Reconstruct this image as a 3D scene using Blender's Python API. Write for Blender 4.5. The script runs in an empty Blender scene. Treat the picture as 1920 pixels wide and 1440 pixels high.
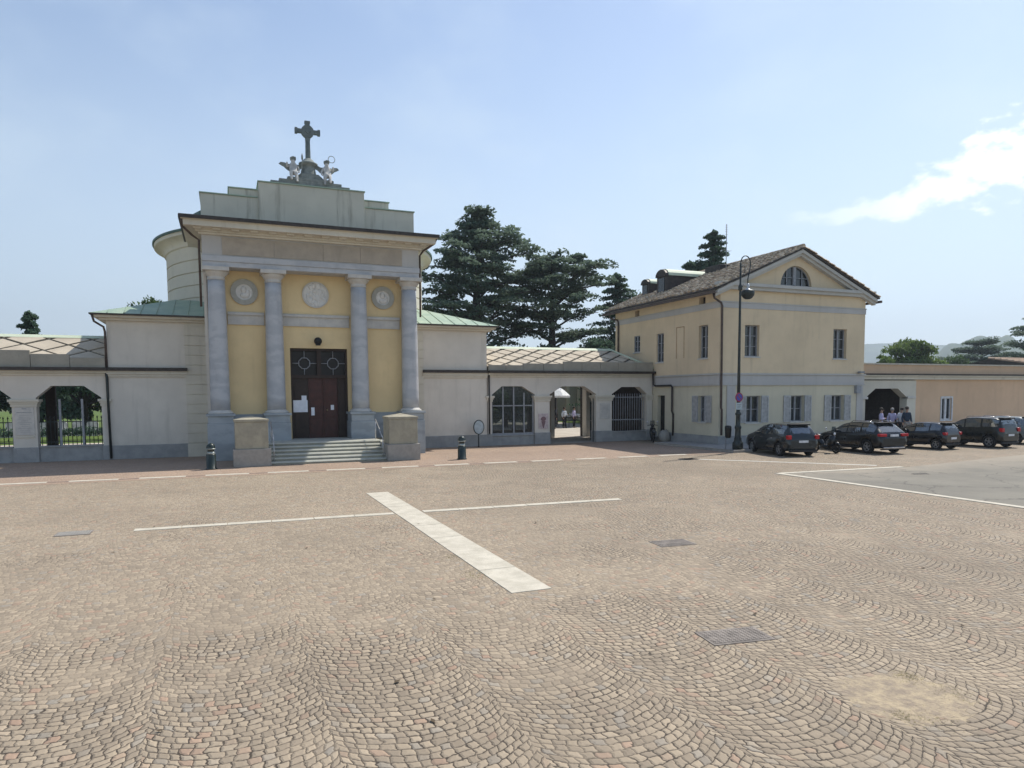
import bpy, bmesh, math, random
from mathutils import Vector, Matrix
PI = math.pi; R = math.radians
sc = bpy.context.scene
# ------------------------------------------------------------------ camera, world, sun, exposure
CAM_H = 2.6
cam = bpy.data.cameras.new('camera'); camo = bpy.data.objects.new('camera', cam); sc.collection.objects.link(camo)
rows = ((0.92483918, -0.38029988, -0.0066694), (-0.0332685, -0.06341243, -0.99743274), (0.37890063, 0.92268676, -0.07129831))
camo.matrix_world = Matrix(((rows[0][0], -rows[1][0], -rows[2][0], 0), (rows[0][1], -rows[1][1], -rows[2][1], 0),
                            (rows[0][2], -rows[1][2], -rows[2][2], CAM_H), (0, 0, 0, 1)))
cam.sensor_width = 36; cam.lens = 1310.16 / 1920 * 36; cam.shift_y = 113.625 / 1920; cam.clip_end = 20000; cam.clip_start = .1
sc.camera = camo
SUN_EL, SUN_AZ = R(54.5), math.atan2(.65, .27)      # azimuth from +Y towards +X
w = bpy.data.worlds.new('World'); sc.world = w; w.use_nodes = True
nt = w.node_tree; nt.nodes.clear()
def _n(t, **k):
    n = nt.nodes.new(t)
    for a, b in k.items(): setattr(n, a, b)
    return n
sky = _n('ShaderNodeTexSky', sky_type='NISHITA', sun_disc=False, sun_elevation=SUN_EL, sun_rotation=SUN_AZ, air_density=1.0, dust_density=.7, ozone_density=.6, altitude=250)
bg = _n('ShaderNodeBackground'); bg.inputs[1].default_value = .13
out = _n('ShaderNodeOutputWorld')
# one long cumulus bank low in the sky on the right, thin veil elsewhere (by sky direction)
tc = _n('ShaderNodeTexCoord'); sep = _n('ShaderNodeSeparateXYZ'); nt.links.new(tc.outputs['Generated'], sep.inputs[0])
def wm(op, a, b=None, c=None):
    n = _n('ShaderNodeMath', operation=op)
    for i, v in enumerate((a, b, c)):
        if v is None: continue
        if isinstance(v, (int, float)): n.inputs[i].default_value = v
        else: nt.links.new(v, n.inputs[i])
    return n.outputs[0]
def wsm(v, lo, hi):
    n = _n('ShaderNodeMapRange', interpolation_type='SMOOTHSTEP'); nt.links.new(v, n.inputs[0])
    n.inputs[1].default_value = lo; n.inputs[2].default_value = hi; return n.outputs[0]
az = wm('DEGREES', wm('ARCTAN2', sep.outputs[0], sep.outputs[1])); el = wm('DEGREES', wm('ARCSINE', sep.outputs[2]))
cmb = _n('ShaderNodeCombineXYZ'); nt.links.new(wm('MULTIPLY', az, .17), cmb.inputs[0]); nt.links.new(wm('MULTIPLY', el, .3), cmb.inputs[1])
nz = _n('ShaderNodeTexNoise'); nz.inputs['Scale'].default_value = 2.7; nz.inputs['Detail'].default_value = 7; nz.inputs['Roughness'].default_value = .55
nt.links.new(cmb.outputs[0], nz.inputs['Vector'])
mid = wm('ADD', wm('MULTIPLY', wm('MAXIMUM', wm('SUBTRACT', az, 50), 0), .33), 12.7)
# centre line of the bank climbs to the right
dist = wm('ABSOLUTE', wm('SUBTRACT', el, mid))
wid = wm('ADD', wm('MULTIPLY', wm('MAXIMUM', wm('SUBTRACT', az, 46), 0), .17), .5)
body = wm('SUBTRACT', wm('ADD', wm('MULTIPLY', nz.outputs[0], 3.3), -.62), wm('DIVIDE', dist, wid))
cm = wsm(body, -.05, .8)
cm = wm('MULTIPLY', cm, wm('ADD', wm('MULTIPLY', wsm(az, 43, 57), .8), wm('MULTIPLY', wsm(az, 43, 45), .2))); cm = wm('MULTIPLY', cm, wsm(az, 100, 75))
veil = wm('MULTIPLY', wsm(el, 30, 4), .55)
nz2 = _n('ShaderNodeTexNoise'); nz2.inputs['Scale'].default_value = .5; nz2.inputs['Detail'].default_value = 4; nt.links.new(cmb.outputs[0], nz2.inputs['Vector'])
veil = wm('ADD', veil, wm('MULTIPLY', wsm(nz2.outputs[0], .42, .75), .22))
def wmix(f, a, b):
    n = _n('ShaderNodeMix', data_type='RGBA'); nt.links.new(f, n.inputs[0])
    for i, v in ((6, a), (7, b)):
        if isinstance(v, tuple): n.inputs[i].default_value = v
        else: nt.links.new(v, n.inputs[i])
    return n.outputs[2]
c1 = wmix(veil, sky.outputs[0], (4.85, 5.7, 6.3, 1))
c2 = wmix(wm('MULTIPLY', cm, .85), c1, (9.6, 9.6, 9.5, 1))
nt.links.new(c2, bg.inputs[0]); nt.links.new(bg.outputs[0], out.inputs[0])
sd = bpy.data.lights.new('sun', 'SUN'); sd.energy = 4.4; sd.angle = R(.6); sd.color = (1, .95, .86)
so = bpy.data.objects.new('sun', sd); sc.collection.objects.link(so)
sdir = Vector((math.sin(SUN_AZ) * math.cos(SUN_EL), math.cos(SUN_AZ) * math.cos(SUN_EL), math.sin(SUN_EL)))
so.rotation_euler = sdir.to_track_quat('Z', 'Y').to_euler()
sc.view_settings.view_transform = 'Standard'; sc.view_settings.look = 'None'; sc.view_settings.exposure = .35; sc.view_settings.gamma = 1
sc.cycles.volume_bounces = 0; sc.cycles.max_bounces = 7; sc.cycles.transparent_max_bounces = 12
sc.cycles.use_denoising = True

# ------------------------------------------------------------------ helpers
C = sc.collection
def tagp(o, label=None, cat=None, group=None, kind=None):
    for k, v in (('label', label), ('category', cat), ('group', group), ('kind', kind)):
        if v: o[k] = v
    return o
def thing(name, label, cat, loc=(0, 0, 0), rz=0, group=None):
    o = bpy.data.objects.new(name, None); C.objects.link(o); o.location = loc; o.rotation_euler = (0, 0, rz)
    o.empty_display_size = .2
    return tagp(o, label, cat, group)
class MB:
    def __init__(s, xf=None): s.v = []; s.f = []; s.m = []; s.xf = xf; s.sm = []
    def P(s, p):
        s.v.append(tuple(s.xf(*p)) if s.xf else tuple(p)); return len(s.v) - 1
    def F(s, idx, m=0, sm=False): s.f.append(tuple(idx)); s.m.append(m); s.sm.append(sm)
    def box(s, x0, x1, y0, y1, z0, z1, m=0, taper=None):
        tx, ty = taper or (0, 0)
        b = [s.P(p) for p in ((x0, y0, z0), (x1, y0, z0), (x1, y1, z0), (x0, y1, z0),
                              (x0 + tx, y0 + ty, z1), (x1 - tx, y0 + ty, z1), (x1 - tx, y1 - ty, z1), (x0 + tx, y1 - ty, z1))]
        for q in ((3, 2, 1, 0), (4, 5, 6, 7), (0, 1, 5, 4), (1, 2, 6, 5), (2, 3, 7, 6), (3, 0, 4, 7)): s.F([b[i] for i in q], m)
        return s
    def prism(s, pts, ax, a, b, m=0):
        def mk(p, t): return {'y': (p[0], t, p[1]), 'x': (t, p[0], p[1]), 'z': (p[0], p[1], t)}[ax]
        A = [s.P(mk(p, a)) for p in pts]; B = [s.P(mk(p, b)) for p in pts]; n = len(pts)
        s.F(A, m); s.F(B[::-1], m)
        for i in range(n): j = (i + 1) % n; s.F((A[j], A[i], B[i], B[j]), m)
        return s
    def lathe(s, cx, cy, prof, n=24, m=0, sm=True, a0=0, a1=2 * PI, cap=True):
        full = abs(a1 - a0 - 2 * PI) < 1e-6; k = n if full else n + 1
        rings = []
        for r, z in prof: rings.append([s.P((cx + r * math.cos(a0 + (a1 - a0) * i / n), cy + r * math.sin(a0 + (a1 - a0) * i / n), z)) for i in range(k)])
        for a, b in zip(rings, rings[1:]):
            for i in range(n): j = (i + 1) % k; s.F((a[i], a[j], b[j], b[i]), m, sm)
        if cap and full:
            s.F(rings[0][::-1], m); s.F(rings[-1], m)
        return s
    def tube(s, pts, r, n=8, m=0, sm=True, cap=True):
        pts = [Vector(p) for p in pts]; rr = r if isinstance(r, (list, tuple)) else [r] * len(pts); rings = []; up = None
        for i, p in enumerate(pts):
            d = (pts[min(i + 1, len(pts) - 1)] - pts[max(i - 1, 0)]).normalized()
            if up is None: up = d.cross(Vector((.31, .17, .93)) if abs(d.z) < .9 else Vector((1, 0, 0))).normalized()
            a = (up - d * up.dot(d)).normalized(); up = a; b = d.cross(a)
            rings.append([s.P(p + (a * math.cos(2 * PI * k / n) + b * math.sin(2 * PI * k / n)) * rr[i]) for k in range(n)])
        for A, B in zip(rings, rings[1:]):
            for i in range(n): j = (i + 1) % n; s.F((A[i], A[j], B[j], B[i]), m, sm)
        if cap: s.F(rings[0][::-1], m); s.F(rings[-1], m)
        return s
    def ball(s, c, rx, ry=None, rz=None, n=12, m=0):
        ry = ry or rx; rz = rz or rx; k = n // 2; rings = []
        for i in range(1, k):
            t = PI * i / k; rings.append([s.P((c[0] + rx * math.sin(t) * math.cos(2 * PI * j / n), c[1] + ry * math.sin(t) * math.sin(2 * PI * j / n), c[2] + rz * math.cos(t))) for j in range(n)])
        T = s.P((c[0], c[1], c[2] + rz)); B = s.P((c[0], c[1], c[2] - rz))
        for j in range(n):
            q = (j + 1) % n; s.F((T, rings[0][j], rings[0][q]), m, True); s.F((B, rings[-1][q], rings[-1][j]), m, True)
            for a, b in zip(rings, rings[1:]): s.F((a[j], b[j], b[q], a[q]), m, True)
        return s
    def grid(s, us, vs, solid, d0, d1, m=0):
        """slab with holes: us, vs cell borders; solid(i,j); faces only where solid meets empty. local (u, depth, v)"""
        nu, nv = len(us) - 1, len(vs) - 1; ok = lambda i, j: 0 <= i < nu and 0 <= j < nv and solid(i, j)
        for i in range(nu):
            for j in range(nv):
                if not ok(i, j): continue
                a, b, c, d = us[i], us[i + 1], vs[j], vs[j + 1]
                for t in (d0, d1): s.F([s.P(p) for p in ((a, t, c), (b, t, c), (b, t, d), (a, t, d))], m)
                if not ok(i - 1, j): s.F([s.P(p) for p in ((a, d0, c), (a, d1, c), (a, d1, d), (a, d0, d))], m)
                if not ok(i + 1, j): s.F([s.P(p) for p in ((b, d0, c), (b, d1, c), (b, d1, d), (b, d0, d))], m)
                if not ok(i, j - 1): s.F([s.P(p) for p in ((a, d0, c), (b, d0, c), (b, d1, c), (a, d1, c))], m)
                if not ok(i, j + 1): s.F([s.P(p) for p in ((a, d0, d), (b, d0, d), (b, d1, d), (a, d1, d))], m)
        return s
    def wall(s, u0, u1, v0, v1, holes, d0, d1, m=0):
        us = sorted({u0, u1, *[h[0] for h in holes], *[h[1] for h in holes]}); vs = sorted({v0, v1, *[h[2] for h in holes], *[h[3] for h in holes]})
        def solid(i, j):
            u = (us[i] + us[i + 1]) / 2; v = (vs[j] + vs[j + 1]) / 2
            return not any(h[0] < u < h[1] and h[2] < v < h[3] for h in holes)
        return s.grid(us, vs, solid, d0, d1, m)
    def build(s, name, mats, parent=None, bevel=0, weld=True, smooth_angle=None):
        me = bpy.data.meshes.new(name); me.from_pydata(s.v, [], s.f)
        if not isinstance(mats, (list, tuple)): mats = [mats]
        for m_ in mats: me.materials.append(m_)
        me.polygons.foreach_set('material_index', s.m); me.polygons.foreach_set('use_smooth', s.sm)
        bm = bmesh.new(); bm.from_mesh(me)
        if weld: bmesh.ops.remove_doubles(bm, verts=bm.verts, dist=1e-5); bmesh.ops.recalc_face_normals(bm, faces=bm.faces)
        bm.to_mesh(me); bm.free()
        o = bpy.data.objects.new(name, me); C.objects.link(o); o.parent = parent
        if bevel:
            b = o.modifiers.new('bevel', 'BEVEL'); b.width = bevel; b.segments = 2; b.limit_method = 'ANGLE'; b.angle_limit = R(40)
        return o
def bake(o):
    """replace the object's mesh by its evaluated one"""
    dg = bpy.context.evaluated_depsgraph_get(); dg.update()
    me = bpy.data.meshes.new_from_object(o.evaluated_get(dg)); o.modifiers.clear(); o.data = me; return o
def copy_tree(o, parent=None):
    c = o.copy(); C.objects.link(c); c.parent = parent
    for ch in list(o.children): copy_tree(ch, c)
    return c
def front(Y): return lambda u, d, v: (u, Y - d, v)          # d > 0 towards the square
def side(X): return lambda u, d, v: (X - d, u, v)

# ------------------------------------------------------------------ materials
class NT:
    def __init__(s, name, rough=.8, spec=.3, metal=0):
        s.mat = bpy.data.materials.new(name); s.mat.use_nodes = True; s.t = s.mat.node_tree; s.b = s.t.nodes['Principled BSDF']
        s.b.inputs['Roughness'].default_value = rough; s.b.inputs['Specular IOR Level'].default_value = spec; s.b.inputs['Metallic'].default_value = metal
        s.g = s.t.nodes.new('ShaderNodeNewGeometry')
    def n(s, t, **k):
        x = s.t.nodes.new(t)
        for a, b in k.items(): setattr(x, a, b)
        return x
    def l(s, a, b): s.t.links.new(a, b)
    def set(s, sock, v):
        if isinstance(v, bpy.types.NodeSocket): s.l(v, sock)
        elif isinstance(v, tuple) and len(v) == 3 and sock.type == 'RGBA': sock.default_value = (*v, 1)
        else: sock.default_value = v
    def m(s, op, a, b=None, c=None):
        x = s.n('ShaderNodeMath', operation=op)
        for i, v in enumerate((a, b, c)):
            if v is not None: s.set(x.inputs[i], v)
        return x.outputs[0]
    def sm(s, v, lo, hi, kind='SMOOTHSTEP', a=0, b=1):
        x = s.n('ShaderNodeMapRange', interpolation_type=kind); s.set(x.inputs[0], v)
        for i, q in enumerate((lo, hi, a, b)): s.set(x.inputs[1 + i], q)
        return x.outputs[0]
    def mix(s, f, a, b, mode='MIX'):
        x = s.n('ShaderNodeMix', data_type='RGBA', blend_type=mode); s.set(x.inputs[0], f); s.set(x.inputs[6], a); s.set(x.inputs[7], b); return x.outputs[2]
    def pos(s): return s.g.outputs['Position']
    def scaled(s, k, v=None):
        x = s.n('ShaderNodeVectorMath', operation='MULTIPLY'); s.set(x.inputs[0], v or s.pos()); x.inputs[1].default_value = k; return x.outputs[0]
    def noise(s, scale, detail=4, rough=.55, vec=None, col=False):
        x = s.n('ShaderNodeTexNoise'); x.inputs['Scale'].default_value = scale; x.inputs['Detail'].default_value = detail; x.inputs['Roughness'].default_value = rough
        s.l(vec or s.pos(), x.inputs['Vector']); return x.outputs[1 if col else 0]
    def vor(s, scale, vec=None, feat='F1'):
        x = s.n('ShaderNodeTexVoronoi', feature=feat); x.inputs['Scale'].default_value = scale; s.l(vec or s.pos(), x.inputs['Vector']); return x
    def bump(s, h, strength=.3, dist=.02):
        x = s.n('ShaderNodeBump'); x.inputs['Strength'].default_value = strength; x.inputs['Distance'].default_value = dist; s.set(x.inputs['Height'], h); s.l(x.outputs[0], s.b.inputs['Normal'])
    def col(s, v): s.set(s.b.inputs['Base Color'], v)
    def sep(s, v=None):
        x = s.n('ShaderNodeSeparateXYZ'); s.l(v or s.pos(), x.inputs[0]); return x.outputs
    def comb(s, x_, y_, z_=0):
        x = s.n('ShaderNodeCombineXYZ'); s.set(x.inputs[0], x_); s.set(x.inputs[1], y_); s.set(x.inputs[2], z_); return x.outputs[0]
def k(c, f): return tuple(min(1, x * f) for x in c)
def plaster(name, c, stain=(.25, .23, .19), amt=.35, bump=.15):
    t = NT(name, .92, .15)
    big = t.noise(.45, 5); mid_ = t.noise(2.3, 6, .65); streak = t.noise(1.0, 5, .6, t.scaled((3.2, 3.2, .28)))
    col = t.mix(t.sm(big, .35, .68), k(c, .93), k(c, 1.05))
    col = t.mix(t.m('MULTIPLY', t.sm(mid_, .45, .75), .28), col, k(c, .8))
    col = t.mix(t.m('MULTIPLY', t.sm(streak, .52, .8), amt), col, stain)
    z = t.sep()[2]
    # rising damp and splashes near the foot of the wall
    col = t.mix(t.m('MULTIPLY', t.m('MULTIPLY', t.sm(z, 1.5, .1), t.sm(mid_, .3, .65)), .35 * min(1, amt * 2)), col, k(stain, 1.1))
    t.col(col); t.bump(t.m('ADD', t.noise(35, 3), t.m('MULTIPLY', mid_, 1.5)), bump, .01); return t.mat
def stone(name, c, c2, sc_=3, rough=.75, vein=False, bump=.25, spec=.3):
    t = NT(name, rough, spec)
    if vein:
        w_ = t.n('ShaderNodeTexWave', wave_type='BANDS', bands_direction='Z'); t.l(t.scaled((.5, .5, 1.0)), w_.inputs['Vector']); w_.inputs['Scale'].default_value = .35
        w_.inputs['Distortion'].default_value = 16; w_.inputs['Detail'].default_value = 5; w_.inputs['Detail Scale'].default_value = 1.4; w_.inputs['Detail Roughness'].default_value = .65
        f = t.m('ADD', t.m('MULTIPLY', w_.outputs['Fac'], .35), t.m('MULTIPLY', t.noise(sc_, 6, .65), .65))
    else: f = t.noise(sc_, 7, .65)
    col = t.mix(t.sm(f, .3, .7), c, c2)
    sp = t.noise(sc_ * 14, 3, .6); col = t.mix(t.m('MULTIPLY', t.sm(sp, .55, .7), .3), col, k(c, .6))
    st = t.noise(1.2, 4, .6, t.scaled((2.5, 2.5, .35))); col = t.mix(t.m('MULTIPLY', t.sm(st, .55, .8), .35), col, k(c, .55))
    t.col(col); t.bump(t.m('ADD', t.noise(sc_ * 8, 4), f), bump, .01); return t.mat
def metal(name, c, rough=.5, me=0.0, spec=.4, var=.25):
    t = NT(name, rough, spec, me); n = t.noise(6, 5, .6); t.col(t.mix(t.sm(n, .35, .7), k(c, 1 - var), k(c, 1 + var))); t.bump(t.noise(40, 2), .05, .005); return t.mat
def paint(name, c, rough=.25):
    t = NT(name, rough, .25); t.b.inputs['Coat Weight'].default_value = .6; t.b.inputs['Coat Roughness'].default_value = .05; t.b.inputs['Coat IOR'].default_value = 1.5
    n = t.noise(1.5, 5); du = t.noise(3, 6, .7); t.col(t.mix(t.m('MULTIPLY', t.sm(du, .5, .9), .05), k(c, 1), (.1, .095, .09))); t.l(t.sm(n, .3, .8, a=rough, b=rough + .15), t.b.inputs['Roughness']); return t.mat
def glass(name, c=(.03, .035, .04), rough=.06, tr=0.0):
    t = NT(name, rough, .6); n = t.noise(1.6, 3); t.col(t.mix(t.sm(n, .3, .7), k(c, .6), k(c, 1.5)))
    t.bump(t.noise(1.3, 2), .04, .02)
    if tr:
        o_ = t.t.nodes['Material Output']; mx = t.n('ShaderNodeMixShader'); tp = t.n('ShaderNodeBsdfTransparent'); tp.inputs[0].default_value = (.75, .8, .8, 1)
        mx.inputs[0].default_value = tr; t.l(t.b.outputs[0], mx.inputs[1]); t.l(tp.outputs[0], mx.inputs[2]); t.l(mx.outputs[0], o_.inputs[0])
    return t.mat
def plain(name, c, rough=.7, var=.15, em=None):
    t = NT(name, rough, .3); t.col(t.mix(t.sm(t.noise(7, 4), .3, .7), k(c, 1 - var), k(c, 1 + var))); return t.mat
def leafmat(name, c1_, c2_):
    t = NT(name, .7, .2); big = t.noise(.55, 3); x = t.n('ShaderNodeTexWhiteNoise', noise_dimensions='3D')
    rnd = t.noise(9, 1); f = t.m('ADD', t.m('MULTIPLY', big, .6), t.m('MULTIPLY', rnd, .4)); t.col(t.mix(t.sm(f, .36, .62), c1_, c2_))
    t.b.inputs['Transmission Weight'].default_value = 0
    o_ = t.t.nodes['Material Output']; tl = t.n('ShaderNodeBsdfTranslucent'); t.set(tl.inputs[0], k(c2_, 1.3) + (1,)); mx = t.n('ShaderNodeMixShader'); mx.inputs[0].default_value = .3
    t.l(t.b.outputs[0], mx.inputs[1]); t.l(tl.outputs[0], mx.inputs[2]); t.l(mx.outputs[0], o_.inputs[0]); return t.mat

def cobbles(name, ca, cb, cj, S=.105, W=1.35, x0=.7, far=None, tint=(.36, .2, .14)):
    t = NT(name, .82, .25); P = t.sep()
    wob = t.noise(3.0, 2, .5, col=True); ws = t.sep(wob)
    wob2 = t.noise(.5, 2, .5, col=True); w2 = t.sep(wob2)
    x = t.m('ADD', t.m('SUBTRACT', P[0], x0), t.m('ADD', t.m('MULTIPLY', t.m('SUBTRACT', ws[0], .5), .07), t.m('MULTIPLY', t.m('SUBTRACT', w2[0], .5), .1)))
    y = t.m('ADD', P[1], t.m('ADD', t.m('MULTIPLY', t.m('SUBTRACT', ws[1], .5), .06), t.m('MULTIPLY', t.m('SUBTRACT', w2[1], .5), .1)))
    xd = t.m('DIVIDE', x, W); colm = t.m('FLOOR', xd); fx = t.m('SUBTRACT', t.m('SUBTRACT', xd, colm), .5); xw = t.m('MULTIPLY', fx, W)
    Rr = W * .70
    lift = t.m('SQRT', t.m('SUBTRACT', Rr * Rr, t.m('MULTIPLY', xw, xw)))
    wob3 = t.sep(t.noise(7.5, 2, .6, col=True)); v = t.m('ADD', t.m('DIVIDE', t.m('ADD', t.m('ADD', y, lift), t.m('MULTIPLY', colm, .037)), S), t.m('MULTIPLY', t.m('SUBTRACT', wob3[0], .5), .75))
    row = t.m('FLOOR', v); fv = t.m('SUBTRACT', v, row)
    wn = t.n('ShaderNodeTexWhiteNoise', noise_dimensions='2D'); t.l(t.comb(row, colm), wn.inputs['Vector'])
    sl = t.m('MULTIPLY', t.m('ARCSINE', t.m('DIVIDE', xw, Rr)), Rr)
    u = t.m('ADD', t.m('DIVIDE', sl, S * 1.04), t.m('ADD', t.m('MULTIPLY', wn.outputs[0], 3), t.m('MULTIPLY', t.m('SUBTRACT', wob3[1], .5), 1.1)))
    cell = t.m('FLOOR', u); fu = t.m('SUBTRACT', u, cell)
    wc = t.n('ShaderNodeTexWhiteNoise', noise_dimensions='3D'); t.l(t.comb(row, cell, colm), wc.inputs['Vector']); rc = t.sep(wc.outputs[1])
    du = t.m('MULTIPLY', t.m('MINIMUM', fu, t.m('SUBTRACT', 1, fu)), S); dv = t.m('MULTIPLY', t.m('MINIMUM', fv, t.m('SUBTRACT', 1, fv)), S)
    # rounded corners: smooth minimum of the two distances
    d = t.n('ShaderNodeMath', operation='SMOOTH_MIN'); t.l(du, d.inputs[0]); t.l(dv, d.inputs[1]); d.inputs[2].default_value = .012; d = d.outputs[0]
    d = t.m('ADD', d, t.m('MULTIPLY', t.m('SUBTRACT', t.noise(34, 3), .5), .016))
    d = t.m('SUBTRACT', d, t.m('MULTIPLY', rc[2], .005))
    face = t.sm(d, -.0012, .0062)
    bias = t.m('MULTIPLY', t.m('MULTIPLY', t.sm(P[0], 10, 3), t.sm(P[1], 5.5, 10)), .2); fill = t.sm(t.m('ADD', t.m('ADD', t.m('MULTIPLY', t.noise(.55, 4, .6), .7), t.m('MULTIPLY', t.noise(4.5, 3, .6), .3)), bias), .50, .68)                      # joints clogged with sand in patches
    jc = t.mix(t.m('MULTIPLY', fill, .9), cj, k(ca, .72))
    warm = t.noise(.22, 3)
    base = t.mix(rc[0], ca, cb); base = t.mix(t.m('MULTIPLY', t.sm(rc[2], .8, .95), .55), base, k(ca, 1.22)); base = t.mix(t.m('MULTIPLY', t.sm(rc[2], .2, .05), .5), base, k(cb, .78)); base = t.mix(t.m('MULTIPLY', t.sm(rc[1], .92, .99), .5), base, tint)
    base = t.mix(t.m('MULTIPLY', t.sm(rc[1], .12, .02), .4), base, (.27, .265, .245))
    base = t.mix(t.m('MULTIPLY', t.sm(t.noise(60, 3, .7), .5, .75), .22), base, k(ca, .55))
    base = t.mix(t.m('MULTIPLY', t.sm(t.noise(.35, 5, .6), .45, .75), .4), base, k(ca, 1.18))
    base = t.mix(t.m('MULTIPLY', t.sm(warm, .45, .7), .45), base, k(cb, .85)); base = t.mix(t.m('MULTIPLY', t.sm(t.noise(1.7, 5, .65), .56, .72), .35), base, k(cb, .68))
    col = t.mix(face, jc, base)
    dust = t.m('MULTIPLY', t.sm(t.noise(.9, 6, .62, t.scaled((.35, 1, 1))), .62, .74), .65)
    col = t.mix(dust, col, k(ca, 1.02))
    sandm = t.m('SUBTRACT', t.m('ADD', t.m('MULTIPLY', t.noise(4.5, 6, .7), 1.1), .62), t.m('SQRT', t.m('ADD', t.m('POWER', t.m('DIVIDE', t.m('SUBTRACT', P[0], 5.3), .52), 2), t.m('POWER', t.m('DIVIDE', t.m('SUBTRACT', P[1], 4.1), .46), 2))))
    sm_ = t.sm(t.m('SUBTRACT', sandm, t.m('MULTIPLY', t.sm(d, .0, .02), .16)), .0, .1)
    sn_ = t.noise(7, 6, .7); scol = t.mix(t.sm(sn_, .35, .65), (.42, .335, .22), (.25, .2, .15)); scol = t.mix(t.m('MULTIPLY', t.sm(t.noise(40, 3), .5, .7), .35), scol, (.16, .13, .1))
    col = t.mix(t.m('MULTIPLY', sm_, .92), col, scol); dust = t.m('MAXIMUM', dust, sm_)
    t.col(col); h = t.m('MULTIPLY', t.m('MULTIPLY', t.m('SUBTRACT', 1, t.m('MULTIPLY', fill, .45)), t.m('SUBTRACT', 1, t.m('MULTIPLY', dust, .7))), t.m('ADD', t.sm(d, 0, .022), t.m('ADD', t.m('MULTIPLY', t.noise(25, 3), .22), t.m('MULTIPLY', rc[2], .22)))); t.bump(h, .65, .012); return t.mat

M = {}
M['cobble'] = cobbles('porphyry_cobbles', (.358, .288, .208), (.262, .212, .157), (.057, .045, .034), S=.094, tint=(.37, .22, .155))
M['cobble_red'] = cobbles('reddish_cobbles', (.385, .28, .205), (.32, .235, .175), (.15, .11, .085), S=.1, W=1.1, x0=.1, tint=(.4, .3, .24))
M['white_stone'] = stone('white_kerb_stone', (.58, .53, .435), (.45, .41, .33), 3.2, .8, bump=.35)
M['dark_kerb'] = stone('brown_kerb_stone', (.26, .19, .15), (.2, .155, .125), 4, .8)
def asphalt():
    t = NT('asphalt', .9, .2); a = t.noise(90, 2, .7); b = t.noise(.5, 5, .6); c = t.noise(3, 5)
    col = t.mix(t.sm(b, .35, .7), (.20, .185, .155), (.25, .23, .19)); col = t.mix(t.m('MULTIPLY', t.sm(a, .45, .7), .5), col, (.1, .095, .09)); col = t.mix(t.m('MULTIPLY', t.sm(c, .6, .75), .3), col, (.12, .115, .1))
    P_ = t.sep(); e_ = t.m('ADD', P_[1], t.m('MULTIPLY', t.m('SUBTRACT', t.noise(.6, 5, .65), .5), 5)); col = t.mix(t.m('MULTIPLY', t.sm(e_, 14.5, 18.5), .85), col, (.33, .285, .225)); cr_ = t.n('ShaderNodeTexVoronoi', feature='DISTANCE_TO_EDGE'); cr_.inputs['Scale'].default_value = .35; dv_ = t.n('ShaderNodeVectorMath', operation='ADD'); t.l(t.pos(), dv_.inputs[0]); t.l(t.noise(1.2, 4, .6, col=True), dv_.inputs[1]); t.l(dv_.outputs[0], cr_.inputs['Vector']); col = t.mix(t.m('MULTIPLY', t.sm(cr_.outputs[0], .012, .003), .5), col, (.07, .065, .06))
    t.col(col); t.bump(a, .5, .006); return t.mat
M['asphalt'] = asphalt()
M['plaster_white'] = plaster('white_plaster', (.655, .61, .54), amt=.3)
M['plaster_cream'] = plaster('cream_plaster', (.61, .57, .48), amt=.3)
M['plaster_yellow'] = plaster('ochre_plaster', (.76, .59, .335), (.45, .34, .2), amt=.22)
M['plaster_house'] = plaster('house_plaster', (.69, .555, .38), (.38, .31, .22), amt=.3)
M['plaster_ground'] = plaster('house_ground_plaster', (.60, .55, .42), (.36, .32, .25), amt=.32)
M['plaster_orange'] = plaster('orange_plaster', (.64, .45, .30), (.38, .27, .2), amt=.32)
M['plaster_grey'] = plaster('grey_band_plaster', (.48, .465, .445), amt=.2)
M['plaster_attic'] = plaster('attic_plaster', (.55, .54, .46), (.13, .12, .09), amt=.75)
M['plinth'] = stone('grey_plinth', (.33, .33, .325), (.25, .255, .255), 2.5, .85)
M['marble_blue'] = stone('blue_grey_marble', (.385, .395, .415), (.465, .47, .48), 2.6, .5, vein=True, bump=.1, spec=.4)
M['marble_pale'] = stone('pale_marble', (.58, .55, .5), (.48, .46, .43), 3, .6, bump=.15)
M['pedestal_marble'] = stone('pedestal_marble', (.36, .385, .4), (.29, .315, .33), 2.2, .6, vein=True, bump=.15)
M['sandstone'] = stone('brown_stone', (.42, .36, .29), (.34, .295, .24), 2.2, .8)
M['block_stone'] = stone('weathered_block_stone', (.40, .36, .27), (.30, .275, .215), 3, .9, bump=.4)
M['block_base'] = stone('grey_block_base', (.36, .335, .3), (.28, .265, .24), 4, .9, bump=.4)
M['step_stone'] = stone('step_stone', (.47, .46, .38), (.37, .37, .33), 3, .8)
M['statue'] = stone('statue_marble', (.62, .6, .57), (.34, .34, .33), 2.6, .8)
M['statue_dark'] = stone('weathered_statue_stone', (.16, .18, .17), (.28, .3, .28), 5, .85)
M['cross_stone'] = stone('dark_cross_stone', (.10, .125, .13), (.17, .2, .2), 5, .7)
M['copper'] = stone('green_copper', (.27, .37, .29), (.38, .46, .35), 1.4, .6, bump=.1)
M['copper_dark'] = stone('dark_copper', (.05, .09, .08), (.09, .15, .12), 1.4, .6, bump=.1)
M['copper_sunlit'] = stone('sunlit_green_copper', (.5, .57, .42), (.58, .62, .47), 1.4, .6, bump=.1)  # sunlight on ridge caps and dormer tops put into a paler copper
M['roof_slab'] = stone('roof_stone_slab', (.55, .475, .37), (.45, .385, .3), 1.3, .85, bump=.4)
M['roof_gap'] = stone('roof_joint', (.10, .09, .075), (.07, .065, .055), 4, .9)
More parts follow.
